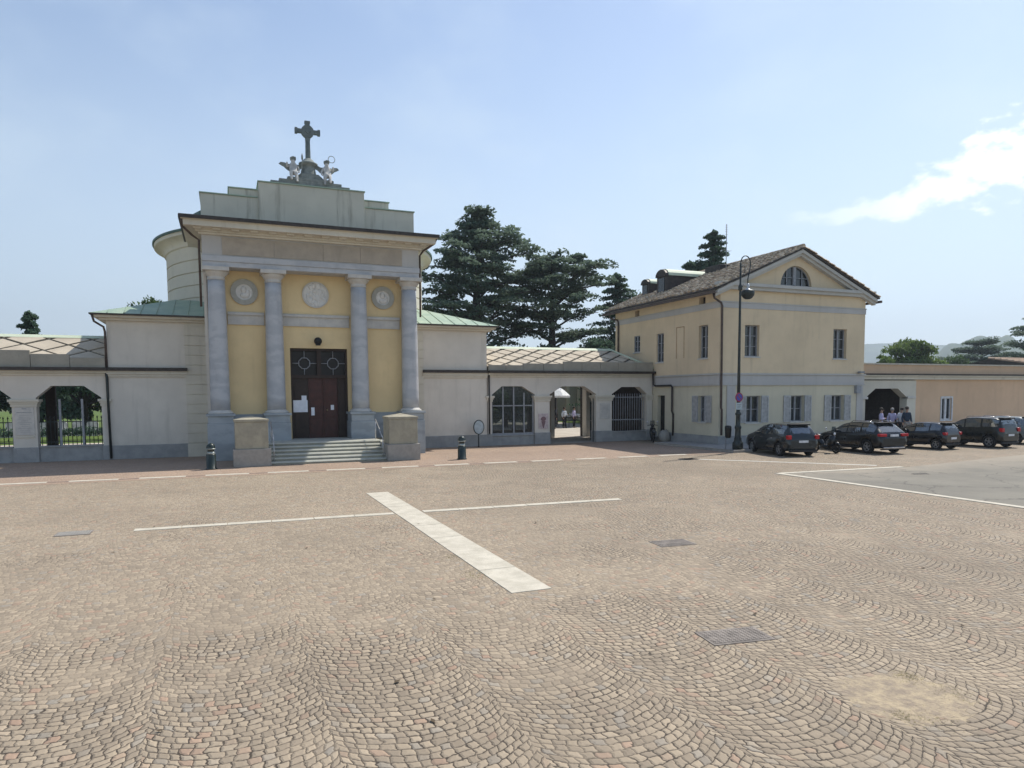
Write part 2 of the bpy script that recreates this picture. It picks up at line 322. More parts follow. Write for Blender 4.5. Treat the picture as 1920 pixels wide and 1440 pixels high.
M['parapet'] = stone('parapet_slab', (.37, .34, .28), (.29, .27, .225), 1.2, .9)
M['gutter'] = metal('dark_gutter', (.05, .04, .035), .5, .3)
M['iron'] = metal('dark_iron', (.035, .043, .042), .45, .4)
M['pipe'] = metal('brown_pipe', (.085, .06, .05), .5, .2)
M['wood_dark'] = stone('dark_wood', (.05, .033, .025), (.035, .024, .02), 6, .6)
M['wood_red'] = stone('red_brown_wood', (.085, .03, .024), (.055, .022, .018), 5, .45)
M['glass'] = glass('window_glass')
M['glass_clear'] = glass('clear_glass', tr=.55)
M['frame_white'] = plain('white_frame', (.55, .56, .58), .5)
M['frame_grey'] = plain('grey_frame', (.28, .29, .31), .6)
M['shutter'] = plain('grey_shutter', (.41, .41, .41), .6)
M['paper'] = plain('white_paper', (.75, .77, .82), .8, .05)
M['black'] = plain('black_paint', (.012, .012, .012), .4)
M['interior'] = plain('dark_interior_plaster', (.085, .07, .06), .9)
M['back'] = plain('shaded_brown_plaster', (.045, .036, .03), .9)  # shade inside the arcade put into the colour of its walls
def tiles():
    t = NT('clay_roof_tiles', .85, .2); b = t.noise(.7, 5, .6); c = t.vor(7); r_ = t.sep(c.outputs['Color'])
    col = t.mix(r_[0], (.46, .35, .24), (.24, .19, .15)); col = t.mix(t.m('MULTIPLY', t.sm(r_[1], .6, .9), .8), col, (.62, .54, .42)); col = t.mix(t.m('MULTIPLY', t.sm(b, .5, .8), .55), col, (.2, .19, .13))
    t.col(col); t.bump(t.noise(30, 3), .3, .01); return t.mat
M['tiles'] = tiles()
M['tiles_sunlit'] = stone('sunlit_clay_tiles', (.62, .45, .32), (.48, .36, .27), 2.5, .85)  # annex tiles: brightness of the sunlit slope put into a paler colour
def grassmat():
    t = NT('lawn_grass', .9, .1); n = t.noise(1.2, 5); f = t.noise(40, 3, .7); col = t.mix(t.sm(n, .3, .7), (.075, .12, .03), (.13, .17, .045)); col = t.mix(t.m('MULTIPLY', t.sm(f, .4, .7), .5), col, (.05, .09, .02)); t.col(col); t.bump(f, .6, .03); return t.mat
M['grass'] = grassmat()
def gravel():
    t = NT('pale_gravel', .9, .2); n = t.noise(.8, 5); f = t.noise(60, 3, .7); col = t.mix(t.sm(n, .3, .7), (.42, .37, .31), (.5, .45, .38)); col = t.mix(t.m('MULTIPLY', t.sm(f, .5, .7), .3), col, (.25, .22, .19)); t.col(col); t.bump(f, .4, .01); return t.mat
M['gravel'] = gravel()

# ------------------------------------------------------------------ ground
def sheet(name, pts, z, mat, kind='structure'):
    me = bpy.data.meshes.new(name); me.from_pydata([(x, y, z) for x, y in pts], [], [tuple(range(len(pts)))]); me.materials.append(mat)
    bm = bmesh.new(); bm.from_mesh(me); bmesh.ops.triangulate(bm, faces=bm.faces); bmesh.ops.recalc_face_normals(bm, faces=bm.faces)
    for f in bm.faces:
        if f.normal.z < 0: f.normal_flip()
    bm.to_mesh(me); bm.free()
    o = bpy.data.objects.new(name, me); C.objects.link(o)
    if kind: o['kind'] = kind
    return o
def rect(x0, x1, y0, y1): return [(x0, y0), (x1, y0), (x1, y1), (x0, y1)]
t_ = NT('distant_earth', .95, .1); t_.col(t_.mix(t_.sm(t_.noise(.02, 5), .3, .7), (.09, .12, .05), (.15, .15, .08)))
sheet('ground', rect(-6000, 6000, -3000, 9000), -.02, t_.mat)
sheet('paved_square', rect(-60, 90, -40, 33.2), 0, M['cobble'])
sheet('forecourt_paving', [(-60, 25.06), (17.6, 24.35), (20.45, 24.35), (20.45, 33.3), (-60, 33.3)], .004, M['cobble_red'])
sheet('asphalt_road', [(16.42, -40), (90, -40), (90, 19.3), (40, 19.0), (30, 18.4), (21.8, 17.1), (16.42, 17.5)], .004, M['asphalt'])
sheet('gravel_path', rect(-40, 60, 33.3, 46), .0, M['gravel'])
sheet('cemetery_path', rect(17, 29, 46, 80), -.004, M['gravel'])
sheet('lawn', [(-120, 46), (17, 46), (17, 160), (-120, 160)], -.004, M['grass'])
sheet('lawn', [(29, 46), (140, 46), (140, 160), (29, 160)], -.004, M['grass'])
# kerb line with alternating pale and brown stones, flush with the paving
random.seed(3)
mb = MB(); x = -22.0
kerbY = lambda x: 24.92 + (-x + 6) * .022
while x < 17.5:
    for ln, mi in ((1.36, 0), (.58, 1)):
        y0, y1 = kerbY(x), kerbY(x + ln); wd = .3 if mi == 0 else .2; b = [(x + .01, y0 - wd / 2), (x + ln - .01, y1 - wd / 2), (x + ln - .01, y1 + wd / 2), (x + .01, y0 + wd / 2)]
        if mi == 0 or x < 12: mb.prism(b, 'z', -.05, .012 if mi == 0 else .009, mi)
        x += ln
tagp(mb.build('kerb', [M['white_stone'], M['dark_kerb']]), kind='structure')
# inlaid white stone cross and border strips
def strip(name, p, q, wd, n, mat, gap=.012, z=.010):
    mb = MB(); p = Vector((*p, 0)); q = Vector((*q, 0)); d = (q - p); L = d.length; d.normalize(); nn = Vector((-d.y, d.x, 0)); st = L / n
    for i in range(n):
        j = random.uniform(-.04, .04) * st if 0 < i < n else 0
        a = p + d * (i * st + gap / 2); b = p + d * ((i + 1) * st - gap / 2); h = z + random.uniform(-.001, .002); wj = wd / 2 * random.uniform(.985, 1.01)
        mb.prism([tuple((a - nn * wj)[:2]), tuple((b - nn * wj)[:2]), tuple((b + nn * wj)[:2]), tuple((a + nn * wj)[:2])], 'z', -.05, h, 0)
    return tagp(mb.build(name, mat, None, bevel=.003), kind='structure')
strip('inlaid_stone_band', (3.69, 8.32), (3.71, 18.6), .58, 8, M['white_stone'])
strip('inlaid_stone_line', (-1.72, 15.33), (3.38, 15.13), .24, 6, M['white_stone'])
strip('inlaid_stone_line', (4.03, 15.1), (9.0, 14.86), .24, 6, M['white_stone'])
strip('asphalt_border', (16.45, -10), (16.45, 17.52), .23, 22, M['white_stone'], z=.016)
strip('asphalt_border', (16.55, 17.45), (21.7, 17.2), .24, 5, M['white_stone'], z=.016)
tl_ = NT('worn_road_paint', .8, .2); tl_.col(tl_.mix(tl_.sm(tl_.noise(9, 5, .7), .35, .6), (.5, .47, .4), (.68, .66, .6)))
sheet('painted_line', [(17.1, 22.72), (17.22, 22.86), (21.45, 18.0), (21.3, 17.88)], .006, tl_.mat)
# raised pavement round the house
mb = MB()
mb.box(20.6, 60, 24.55, 27.72, -.05, .11); mb.box(20.45, 60, 24.4, 24.55, -.05, .115, 1); mb.box(20.45, 20.6, 24.55, 30.5, -.05, .115, 1); mb.box(20.6, 22.3, 27.72, 30.5, -.05, .11)
tagp(mb.build('pavement', [plain('pavement_concrete', (.27, .26, .25), .9), M['block_base']], None, bevel=.012), kind='structure')

# ------------------------------------------------------------------ chapel
ch = thing('chapel', 'neoclassical chapel with four grey-blue columns, stepped gable and green copper side roofs', 'chapel', (3.8, 31, 0))
def part(mb, name, mats, parent, label=None, bevel=0):
    """mesh written in world coordinates, parented under a thing (or part) standing elsewhere"""
    o = mb.build(name, mats, None, bevel=bevel); o.parent = parent
    M_ = Matrix.Identity(4); p = parent; chain = []
    while p is not None: chain.append(p); p = p.parent
    for p in reversed(chain): M_ = M_ @ (p.matrix_parent_inverse @ Matrix.LocRotScale(p.location, p.rotation_euler, p.scale))
    o.matrix_parent_inverse = M_.inverted()
    if label: o['label'] = label
    return o
CX = 3.82
# portico wall, ochre panels with door hole
WY = 31.5
mb = MB(front(WY)); mb.wall(-.5, 8.05, .0, 7.85, [(2.68, 5.1, .7, 4.66)], -.5, 0); wallp = part(mb, 'portico_wall', M['plaster_yellow'], ch)
mb = MB()
for x0, x1 in ((-.55, -.5), (8.05, 8.1)): pass
mb.box(-.62, -.5, 31.2, 35.5, 0, 9.1); mb.box(8.05, 8.17, 31.2, 35.5, 0, 9.1); mb.box(-.5, 8.05, 32.0, 35.5, 7.85, 9.1)
part(mb, 'side_wall', M['plaster_white'], ch)
# string course across the panels
mb = MB(front(WY))
for x0, x1 in ((.25, 1.68), (2.4, 5.2), (5.93, 7.45)):
    mb.box(x0, x1, 0, .05, 5.62, 5.98); mb.box(x0, x1, 0, .12, 5.98, 6.06); mb.box(x0, x1, 0, .09, 6.06, 6.1); mb.box(x0, x1, 0, .08, 5.58, 5.62)
part(mb, 'string_course', M['marble_pale'], ch)
# low marble dado between the pedestals
mb = MB(front(WY)); mb.box(.25, 1.68, 0, .06, .7, 1.85); mb.box(5.93, 7.45, 0, .06, .7, 1.85); part(mb, 'dado', M['pedestal_marble'], ch)
# columns
for i, cx in enumerate((-.14, 2.04, 5.56, 7.8)):
    cy = 31.03; mb = MB()
    prof = [(.375 - .05 * (t / 10) ** 1.6, 2.0 + 5.3 * t / 10) for t in range(11)]
    mb.lathe(cx, cy, prof, 32); col_ = part(mb, 'column', M['marble_blue'], ch)
    mb = MB(); mb.box(cx - .52, cx + .52, cy - .52, cy + .6, 0 if i in (0, 3) else .0, 1.5); mb.box(cx - .49, cx + .49, cy - .49, cy + .6, 1.5, 1.8); mb.box(cx - .55, cx + .55, cy - .55, cy + .6, 1.8, 1.9)
    part(mb, 'pedestal', M['pedestal_marble'], col_, bevel=.015)
    mb = MB(); mb.lathe(cx, cy, [(.47, 1.9), (.48, 1.93), (.47, 1.97), (.41, 1.99), (.40, 2.02), (.375, 2.04)], 32); part(mb, 'base', M['marble_pale'], col_)
    mb = MB(); mb.lathe(cx, cy, [(.325, 7.28), (.36, 7.31), (.33, 7.34), (.33, 7.42), (.40, 7.5), (.46, 7.6), (.46, 7.62)], 32); mb.box(cx - .5, cx + .5, cy - .5, cy + .5, 7.62, 7.78)
    part(mb, 'capital', M['marble_pale'], col_, bevel=.01)
# entablature
mb = MB(); mb.box(-.62, 8.17, 30.62, 32.0, 7.78, 7.98, 0); mb.box(-.64, 8.19, 30.58, 32.0, 7.98, 8.2, 0); part(mb, 'architrave', M['marble_blue'], ch, bevel=.008)
mb = MB(); mb.box(-.62, 8.17, 30.64, 32.0, 8.2, 9.0, 0); ent = part(mb, 'frieze', M['plaster_grey'], ch)
mb = MB(front(30.64)); xs = [.12, 2.1, 4.05, 5.6, 7.42]
for a, b in zip(xs, xs[1:]): mb.box(a + .006, b - .006, 0, .03, 8.26, 8.94)
part(mb, 'frieze_slab', M['sandstone'], ent)
mb = MB()
for j, (o_, z0, z1) in enumerate(((.12, 9.0, 9.08), (.22, 9.08, 9.16), (.62, 9.2, 9.42), (.7, 9.42, 9.5))):
    mb.box(-.62 - o_, 8.17 + o_, 30.64 - o_, 34.5, z0, z1)
mb.box(-.9, 8.45, 30.36, 34.5, 9.16, 9.2)
for i in range(14):
    xx = -.75 + i * (9.05 / 13.0); mb.box(xx - .15, xx + .15, 30.2, 30.4, 9.14, 9.2)
part(mb, 'cornice', M['plaster_cream'], ch, bevel=.006)
mb = MB(); mb.box(-1.36, 8.91, 29.9, 34.6, 9.5, 9.54); mb.box(-1.38, 8.93, 29.86, 29.96, 9.44, 9.57); mb.box(-1.40, -1.3, 29.96, 34.6, 9.44, 9.57); mb.box(8.85, 8.95, 29.96, 34.6, 9.44, 9.57)
part(mb, 'gutter', M['gutter'], ch)
# stepped attic
mb = MB(); mb.box(-.62, 8.15, 31.3, 33.6, 9.54, 10.78); mb.box(.46, 7.05, 31.42, 33.5, 10.78, 11.12); mb.box(1.6, 5.92, 31.14, 33.6, 9.54, 11.4)
mb.box(1.55, 1.6, 31.25, 33.6, 9.54, 10.78); mb.box(5.92, 5.97, 31.25, 33.6, 9.54, 10.78)
at = part(mb, 'attic', M['plaster_attic'], ch, bevel=.01)
mb = MB()
for x0, x1, y0, z in ((-.66, 1.56, 31.25, 10.78), (5.96, 8.19, 31.25, 10.78), (.42, 1.57, 31.38, 11.12), (5.95, 7.09, 31.38, 11.12), (1.56, 5.96, 31.09, 11.4)): mb.box(x0, x1, y0, 33.65, z + .002, z + .045)
part(mb, 'coping', M['copper'], at)
mb = MB()
for o_, z0, z1 in ((1.62, 11.45, 11.55), (1.28, 11.55, 11.66), (.95, 11.66, 11.76)): mb.box(3.7 - o_, 3.7 + o_, 31.2, 32.6, z0, z1)
mb.prism([(3.02, 11.76), (4.36, 11.76), (4.05, 12.02), (3.33, 12.02)], 'y', 31.4, 32.2)
part(mb, 'cross_base', M['statue_dark'], ch, bevel=.01)
# drum behind the portico
DX, DY = 4.08, 40.2
prof = [(6.56, 0), (6.56, 5.6)]
z = 6.05
while z < 9.4:
    prof += [(6.56, z - .03), (6.5, z - .01), (6.5, z + .01), (6.56, z + .03)]; z += .58
prof += [(6.56, 9.58), (6.64, 9.62), (6.64, 9.68)]
for i in range(7):
    a = i / 6 * PI / 2; prof.append((6.64 + .42 * (1 - math.cos(a)), 9.68 + .32 * math.sin(a)))
prof += [(7.1, 10.02), (7.1, 10.18)]
mb = MB(); mb.lathe(DX, DY, prof, 96, sm=False); dr = part(mb, 'drum', M['plaster_cream'], ch)
mb = MB(); mb.lathe(DX, DY, [(7.06, 10.17), (7.17, 10.17), (7.17, 10.27), (7.0, 10.28), (5.5, 10.42), (5.45, 11.6), (5.3, 11.7), (1.5, 12.5), (.3, 12.6)], 96, sm=False); part(mb, 'drum_roof', M['copper_dark'], ch)
# medallions
M['ring_stone'] = stone('ring_stone', (.42, .41, .36), (.34, .335, .3), 4, .8); M['relief'] = stone('white_relief', (.72, .7, .67), (.58, .57, .54), 5, .7)
def medallion(cx, cz, r, kind):
    mb = MB(front(WY))
    def ring(r0, r1, d0, d1, m=0, n=40):
        pts = [(r0, d0), (r0, d1), (r1, d1), (r1, d0)]
        rings = [[mb.P((cx + rr * math.cos(2 * PI * i / n), d, cz + rr * math.sin(2 * PI * i / n))) for i in range(n)] for rr, d in pts]
        for a, b in zip(rings, rings[1:] + rings[:1]):
            for i in range(n): j = (i + 1) % n; mb.F((a[i], a[j], b[j], b[i]), m)
    def disc(r1, d0, d1, m, n=40):
        A = [mb.P((cx + r1 * math.cos(2 * PI * i / n), d1, cz + r1 * math.sin(2 * PI * i / n))) for i in range(n)]; B = [mb.P((cx + r1 * math.cos(2 * PI * i / n), d0, cz + r1 * math.sin(2 * PI * i / n))) for i in range(n)]
        mb.F(A, m)
        for i in range(n): j = (i + 1) % n; mb.F((A[i], A[j], B[j], B[i]), m)
    if kind == 0:
        ring(r * .9, r, 0, .07, 0); disc(r * .9, 0, .03, 1)
        for q in range(30):
            a = random.uniform(0, 2 * PI); rr = r * .7 * math.sqrt(random.random()); mb.ball((cx + rr * math.cos(a), .03, cz + rr * math.sin(a)), random.uniform(.05, .13), .03, random.uniform(.05, .16), 8, 1)
    else:
        ring(r * .62, r, 0, .08, 0); disc(r * .62, 0, .03, 1)
        mb.ball((cx - .02, .03, cz + .1), .12, .06, .15, 10, 1); mb.ball((cx + .02, .03, cz - .13), .2, .05, .12, 10, 1); mb.ball((cx + .14, .03, cz - .02), .08, .05, .13, 10, 1)
    return part(mb, 'medallion', [M['marble_pale'] if kind == 0 else M['ring_stone'], M['relief']], ch, label='large round white relief medallion' if kind == 0 else 'round relief medallion with a wide grey ring')
random.seed(5)
medallion(3.8, 6.95, .56, 0); medallion(.92, 6.93, .53, 1); medallion(6.72, 6.95, .5, 1)
# wall lamp ball above the door
mb = MB(); mb.ball((3.82, 31.2, 4.95), .17, n=16); mb.tube([(3.82, 31.5, 4.98), (3.82, 31.3, 4.98)], .03); mb.lathe(3.82, 31.2, [(.1, 4.77), (.11, 4.82)], 12); part(mb, 'wall_lamp', M['black'], ch)
# door: frame, transom with two rings, leaves, notices
DYy = 31.78
mb = MB(front(DYy)); mb.box(2.66, 2.76, 0, .14, .75, 4.68); mb.box(5.02, 5.12, 0, .14, .75, 4.68); mb.box(2.76, 5.02, 0, .14, 4.56, 4.68); mb.box(2.76, 5.02, 0, .14, 3.38, 3.52); mb.box(3.8, 3.98, 0, .16, 3.52, 4.56)
door = part(mb, 'door', M['wood_dark'], ch)
mb = MB(front(DYy + .02)); mb.box(2.72, 5.06, -.04, .0, 3.45, 4.62); part(mb, 'transom_glass', plain('dark_transom', (.02, .018, .017), .45), door)
mb = MB(front(DYy))
for cx in (3.28, 4.5):
    n = 8; pts = [(cx + .25 * math.cos(2 * PI * i / n + PI / 8), DYy - .05, 4.02 + .25 * math.sin(2 * PI * i / n + PI / 8)) for i in range(n + 1)]
    mb = MB()
    for i in range(n): mb.tube([pts[i], pts[i + 1]], .022, 6)
    for a, b in (((cx - .52, 4.02), (cx - .25, 4.02)), ((cx + .25, 4.02), (cx + .52, 4.02)), ((cx, 3.52), (cx, 3.77)), ((cx, 4.27), (cx, 4.56))): mb.tube([(a[0], DYy - .05, a[1]), (b[0], DYy - .05, b[1])], .018, 6)
    part(mb, 'transom_grille', M['frame_grey'], door)
mb = MB(front(DYy))
for x0, x1 in ((2.76, 3.42), (4.68, 5.02)): mb.box(x0, x1, 0, .05, .76, 3.38)
for x0, x1, z0, z1 in ((2.83, 3.35, .9, 2.0), (2.83, 3.35, 2.1, 3.25), (4.74, 4.97, .9, 2.0), (4.74, 4.97, 2.1, 3.25)): mb.box(x0, x1, .05, .075, z0, z1)
part(mb, 'side_panel', M['wood_dark'], door, bevel=.006)
mb = MB(front(DYy)); mb.box(3.43, 4.045, -.05, .02, .76, 3.38); mb.box(4.055, 4.67, -.05, .02, .76, 3.38)
for x0 in (3.5, 4.12):
    for z0, z1 in ((.9, 1.55), (1.68, 2.4), (2.52, 3.25)): mb.box(x0, x0 + .48, .02, .045, z0, z1)
lf = part(mb, 'door_leaf', M['wood_red'], door, bevel=.006)
mb = MB(); mb.ball((4.2, DYy - .09, 1.98), .035); mb.tube([(4.2, DYy - .02, 1.98), (4.2, DYy - .08, 1.98)], .012); part(mb, 'door_handle', metal('brass', (.4, .3, .14), .35, .8), lf)
mb = MB(front(DYy)); mb.box(2.77, 3.37, .055, .09, 1.9, 2.42); mb.box(3.12, 3.33, .09, .10, 2.38, 2.62); mb.box(3.52, 3.66, .05, .06, 1.75, 2.1); mb.box(4.36, 4.5, .05, .06, 1.98, 2.2)
part(mb, 'notice', M['paper'], door, label='white paper notices pinned to the door')
# podium and steps
mb = MB(); mb.box(1.55, 5.95, 29.15, 31.48, -.05, .62); mb.box(.35, 1.55, 28.7, 30.5, 0, .7); mb.box(5.95, 7.15, 28.7, 30.5, 0, .7)
for i in range(6):
    y0 = 27.65 + i * .26; z0 = i * .127; z1 = z0 + .127
    mb.box(1.53, 5.97, y0 + .07, 29.4 + (i == 5) * 2, z0 - .03, z1 - .06)
    mb.prism([(y0, z1 - .06), (y0 + .006, z1 - .045), (y0 + .05, z1 - .004), (y0 + .07, z1), (29.4 + (i == 5) * 2.05, z1), (29.4 + (i == 5) * 2.05, z1 - .06)], 'x', 1.52, 5.98)
mb.box(2.7, 5.08, 31.45, 31.85, .7, .755)
st = part(mb, 'steps', M['step_stone'], ch, bevel=.006)
mb = MB()
for x_ in (1.68, 5.84):
    mb.tube([(x_, 27.85, .9), (x_, 29.3, 1.6)], .025, 8); mb.tube([(x_, 27.85, .1), (x_, 27.85, .9)], .02, 8); mb.tube([(x_, 29.3, .7), (x_, 29.3, 1.6)], .02, 8)
part(mb, 'handrail', metal('steel_rail', (.55, .55, .55), .35, .7), st)
# wings
WINGY = 33.4
def wing(x0, x1, inner, ex0, ex1, lab):
    """x0..x1 wall, inner: x of the drum side"""
    s_ = 1 if x1 > 6 else -1
    mb = MB(); mb.box(x0, x1, WINGY, 38.4, .56, 5.86)
    wl = part(mb, 'wing_wall', M['plaster_white'], ch)
    mb = MB(); mb.box(x0 - .04, x1 + .04, WINGY - .05, 38.45, 0, .58); part(mb, 'wing_plinth', M['plinth'], ch, bevel=.01)
    # rusticated quoin next to the portico
    mb = MB(); q0, q1 = ((-1.5, -.64) if s_ < 0 else (8.19, 9.05)); 
    zz = .6; 
    while zz < 5.6:
        mb.box(q0, q1, WINGY - .09, WINGY + .2, zz + .018, min(zz + .42, 5.84) - .018); zz += .42
    mb.box(q0 + .02, q1 - .02, WINGY - .06, WINGY + .2, .58, 5.84); mb.box(q0 - .02, q1 + .02, WINGY - .1, WINGY + .2, 0, .575)
    part(mb, 'quoin', M['plaster_cream'], ch)
    # eaves and copper hip roof
    mb = MB(); mb.box(ex0 + .3, ex1 - .3, WINGY - .2, 38.7, 5.78, 5.88); mb.box(ex0 + .12, ex1 - .12, WINGY - .4, 38.9, 5.88, 5.97); part(mb, 'eaves', M['plaster_cream'], ch)
    mb = MB(); mb.box(ex0, ex1, WINGY - .55, 39.0, 5.972, 6.03, 0)
    part(mb, 'eaves_gutter', M['gutter'], ch)
    r0, r1 = (ex0, ex1); Y0, Y1 = WINGY - .5, 39.0; ym = (Y0 + Y1) / 2; hx = (Y1 - Y0) / 2
    mb = MB()
    if s_ < 0: ridge = ((r0 + hx, ym, 7.05), (r1, ym, 7.05)); v = [(r0, Y0, 6.035), (r1, Y0, 6.035), (r1, Y1, 6.035), (r0, Y1, 6.035)]
    else: ridge = ((r0, ym, 7.05), (r1 - hx, ym, 7.05)); v = [(r0, Y0, 6.035), (r1, Y0, 6.035), (r1, Y1, 6.035), (r0, Y1, 6.035)]
    i = [mb.P(p) for p in v]; a, b = mb.P(ridge[0]), mb.P(ridge[1])
    mb.F((i[0], i[1], b, a)); mb.F((i[2], i[3], a, b)); mb.F((i[1], i[2], b)); mb.F((i[3], i[0], a)); mb.F(i[::-1])
    # standing seams
    for kx in range(int((r1 - r0) / .6) + 1):
        xx = r0 + .05 + kx * .6
        if s_ < 0: f = min(1, (xx - r0) / hx)
        else: f = min(1, (r1 - xx) / hx)
        if f > .05: mb.tube([(xx, Y0, 6.045), (xx, Y0 + (ym - Y0) * f, 6.045 + 1.015 * f)], .018, 4)
    part(mb, 'wing_roof', M['copper'], ch)
    # dark ledge that carries on the colonnade gutter line
    mb = MB(); lx0, lx1 = (x0 - .05, -1.42) if s_ < 0 else (9.0, x1 + .0)
    mb.box(lx0, lx1, WINGY - .24, WINGY, 3.70, 3.84, 0); mb.box(lx0, lx1, WINGY - .14, WINGY, 3.56, 3.70, 1); mb.box(lx0, lx1, WINGY - .08, WINGY, 3.46, 3.56, 1); part(mb, 'ledge', [M['gutter'], M['plaster_cream']], ch)
wing(-4.42, -.6, 0, -4.95, .3, 'left'); wing(8.15, 12.36, 0, 7.5, 12.85, 'right')
# downpipes of the chapel
mb = MB()
mb.tube([(-1.3, 30.1, 9.45), (-1.28, 30.3, 9.2), (-.95, 30.7, 8.95), (-.72, 30.8, 8.8), (-.72, 30.85, 6.2)], .045, 8)
mb.tube([(8.85, 30.1, 9.45), (8.8, 30.3, 9.25), (8.4, 30.7, 9.0), (8.28, 30.85, 8.8), (8.28, 30.9, 6.1)], .045, 8)
mb.tube([(-4.85, 32.95, 5.95), (-4.8, 33.05, 5.7), (-4.5, 33.3, 5.5), (-4.46, 33.32, 5.3), (-4.46, 33.32, 3.84)], .045, 8)
part(mb, 'downpipe', M['pipe'], ch)

# stone blocks flanking the steps
for i, cx in enumerate((.9, 6.6)):
    b = thing('stone_pedestal', ('weathered stone block on the left of the chapel steps, shaded front and pyramid lid' , 'weathered stone block on the right of the chapel steps, scratched base')[i], 'pedestal', (cx, 28.0, 0), 0, 'stone blocks flanking the steps')
    mb = MB(); mb.box(-.66, .66, -.6, .68, 0, .66); mb.build('base', M['block_base'], b, bevel=.02)
    mb = MB(); mb.box(-.58, .58, -.52, .6, .66, 1.66); mb.build('shaft', M['block_stone'], b, bevel=.02)
    mb = MB(); mb.box(-.61, .61, -.55, .63, 1.66, 1.75); p = [mb.P(q) for q in ((-.61, -.55, 1.75), (.61, -.55, 1.75), (.61, .63, 1.75), (-.61, .63, 1.75))]; t0 = mb.P((0, .04, 1.88))
    for a_ in range(4): mb.F((p[a_], p[(a_ + 1) % 4], t0))
    mb.build('lid', M['block_stone'], b, bevel=.012)

# cross on the gable
cr = thing('cross', 'dark stone cross with ringed centre on a round pedestal above the gable', 'cross', (3.68, 31.8, 12.02))
mb = MB(); mb.lathe(0, 0, [(.36, 0), (.34, .05), (.29, .3), (.28, .42), (.4, .46), (.4, .52), (.3, .56), (.2, .68), (.12, .74)], 16); mb.build('pedestal', M['statue_dark'], cr)
mb = MB(); mb.lathe(0, 0, [(.115, .72), (.1, 1.5)], 8, sm=False)
mb.box(-.1, .1, -.08, .08, 1.5, 2.3); mb.box(-.52, .52, -.075, .075, 1.78, 1.95)
mb.prism([(.27 * math.cos(2 * PI * i / 12), 1.865 + .27 * math.sin(2 * PI * i / 12)) for i in range(12)], 'y', -.09, .09)
for dx, dz in ((.47, 0), (-.47, 0), (0, .38)): mb.box(dx - (.055 if dx else .115), dx + (.055 if dx else .115), -.09, .09, 1.865 + dz - (.115 if dx else .04), 1.865 + dz + (.115 if dx else .055))
mb.prism([(0, 1.865 + .12), (.12, 1.865), (0, 1.865 - .12), (-.12, 1.865)], 'y', -.12, .12)
mb.build('shaft', M['cross_stone'], cr, bevel=.008)

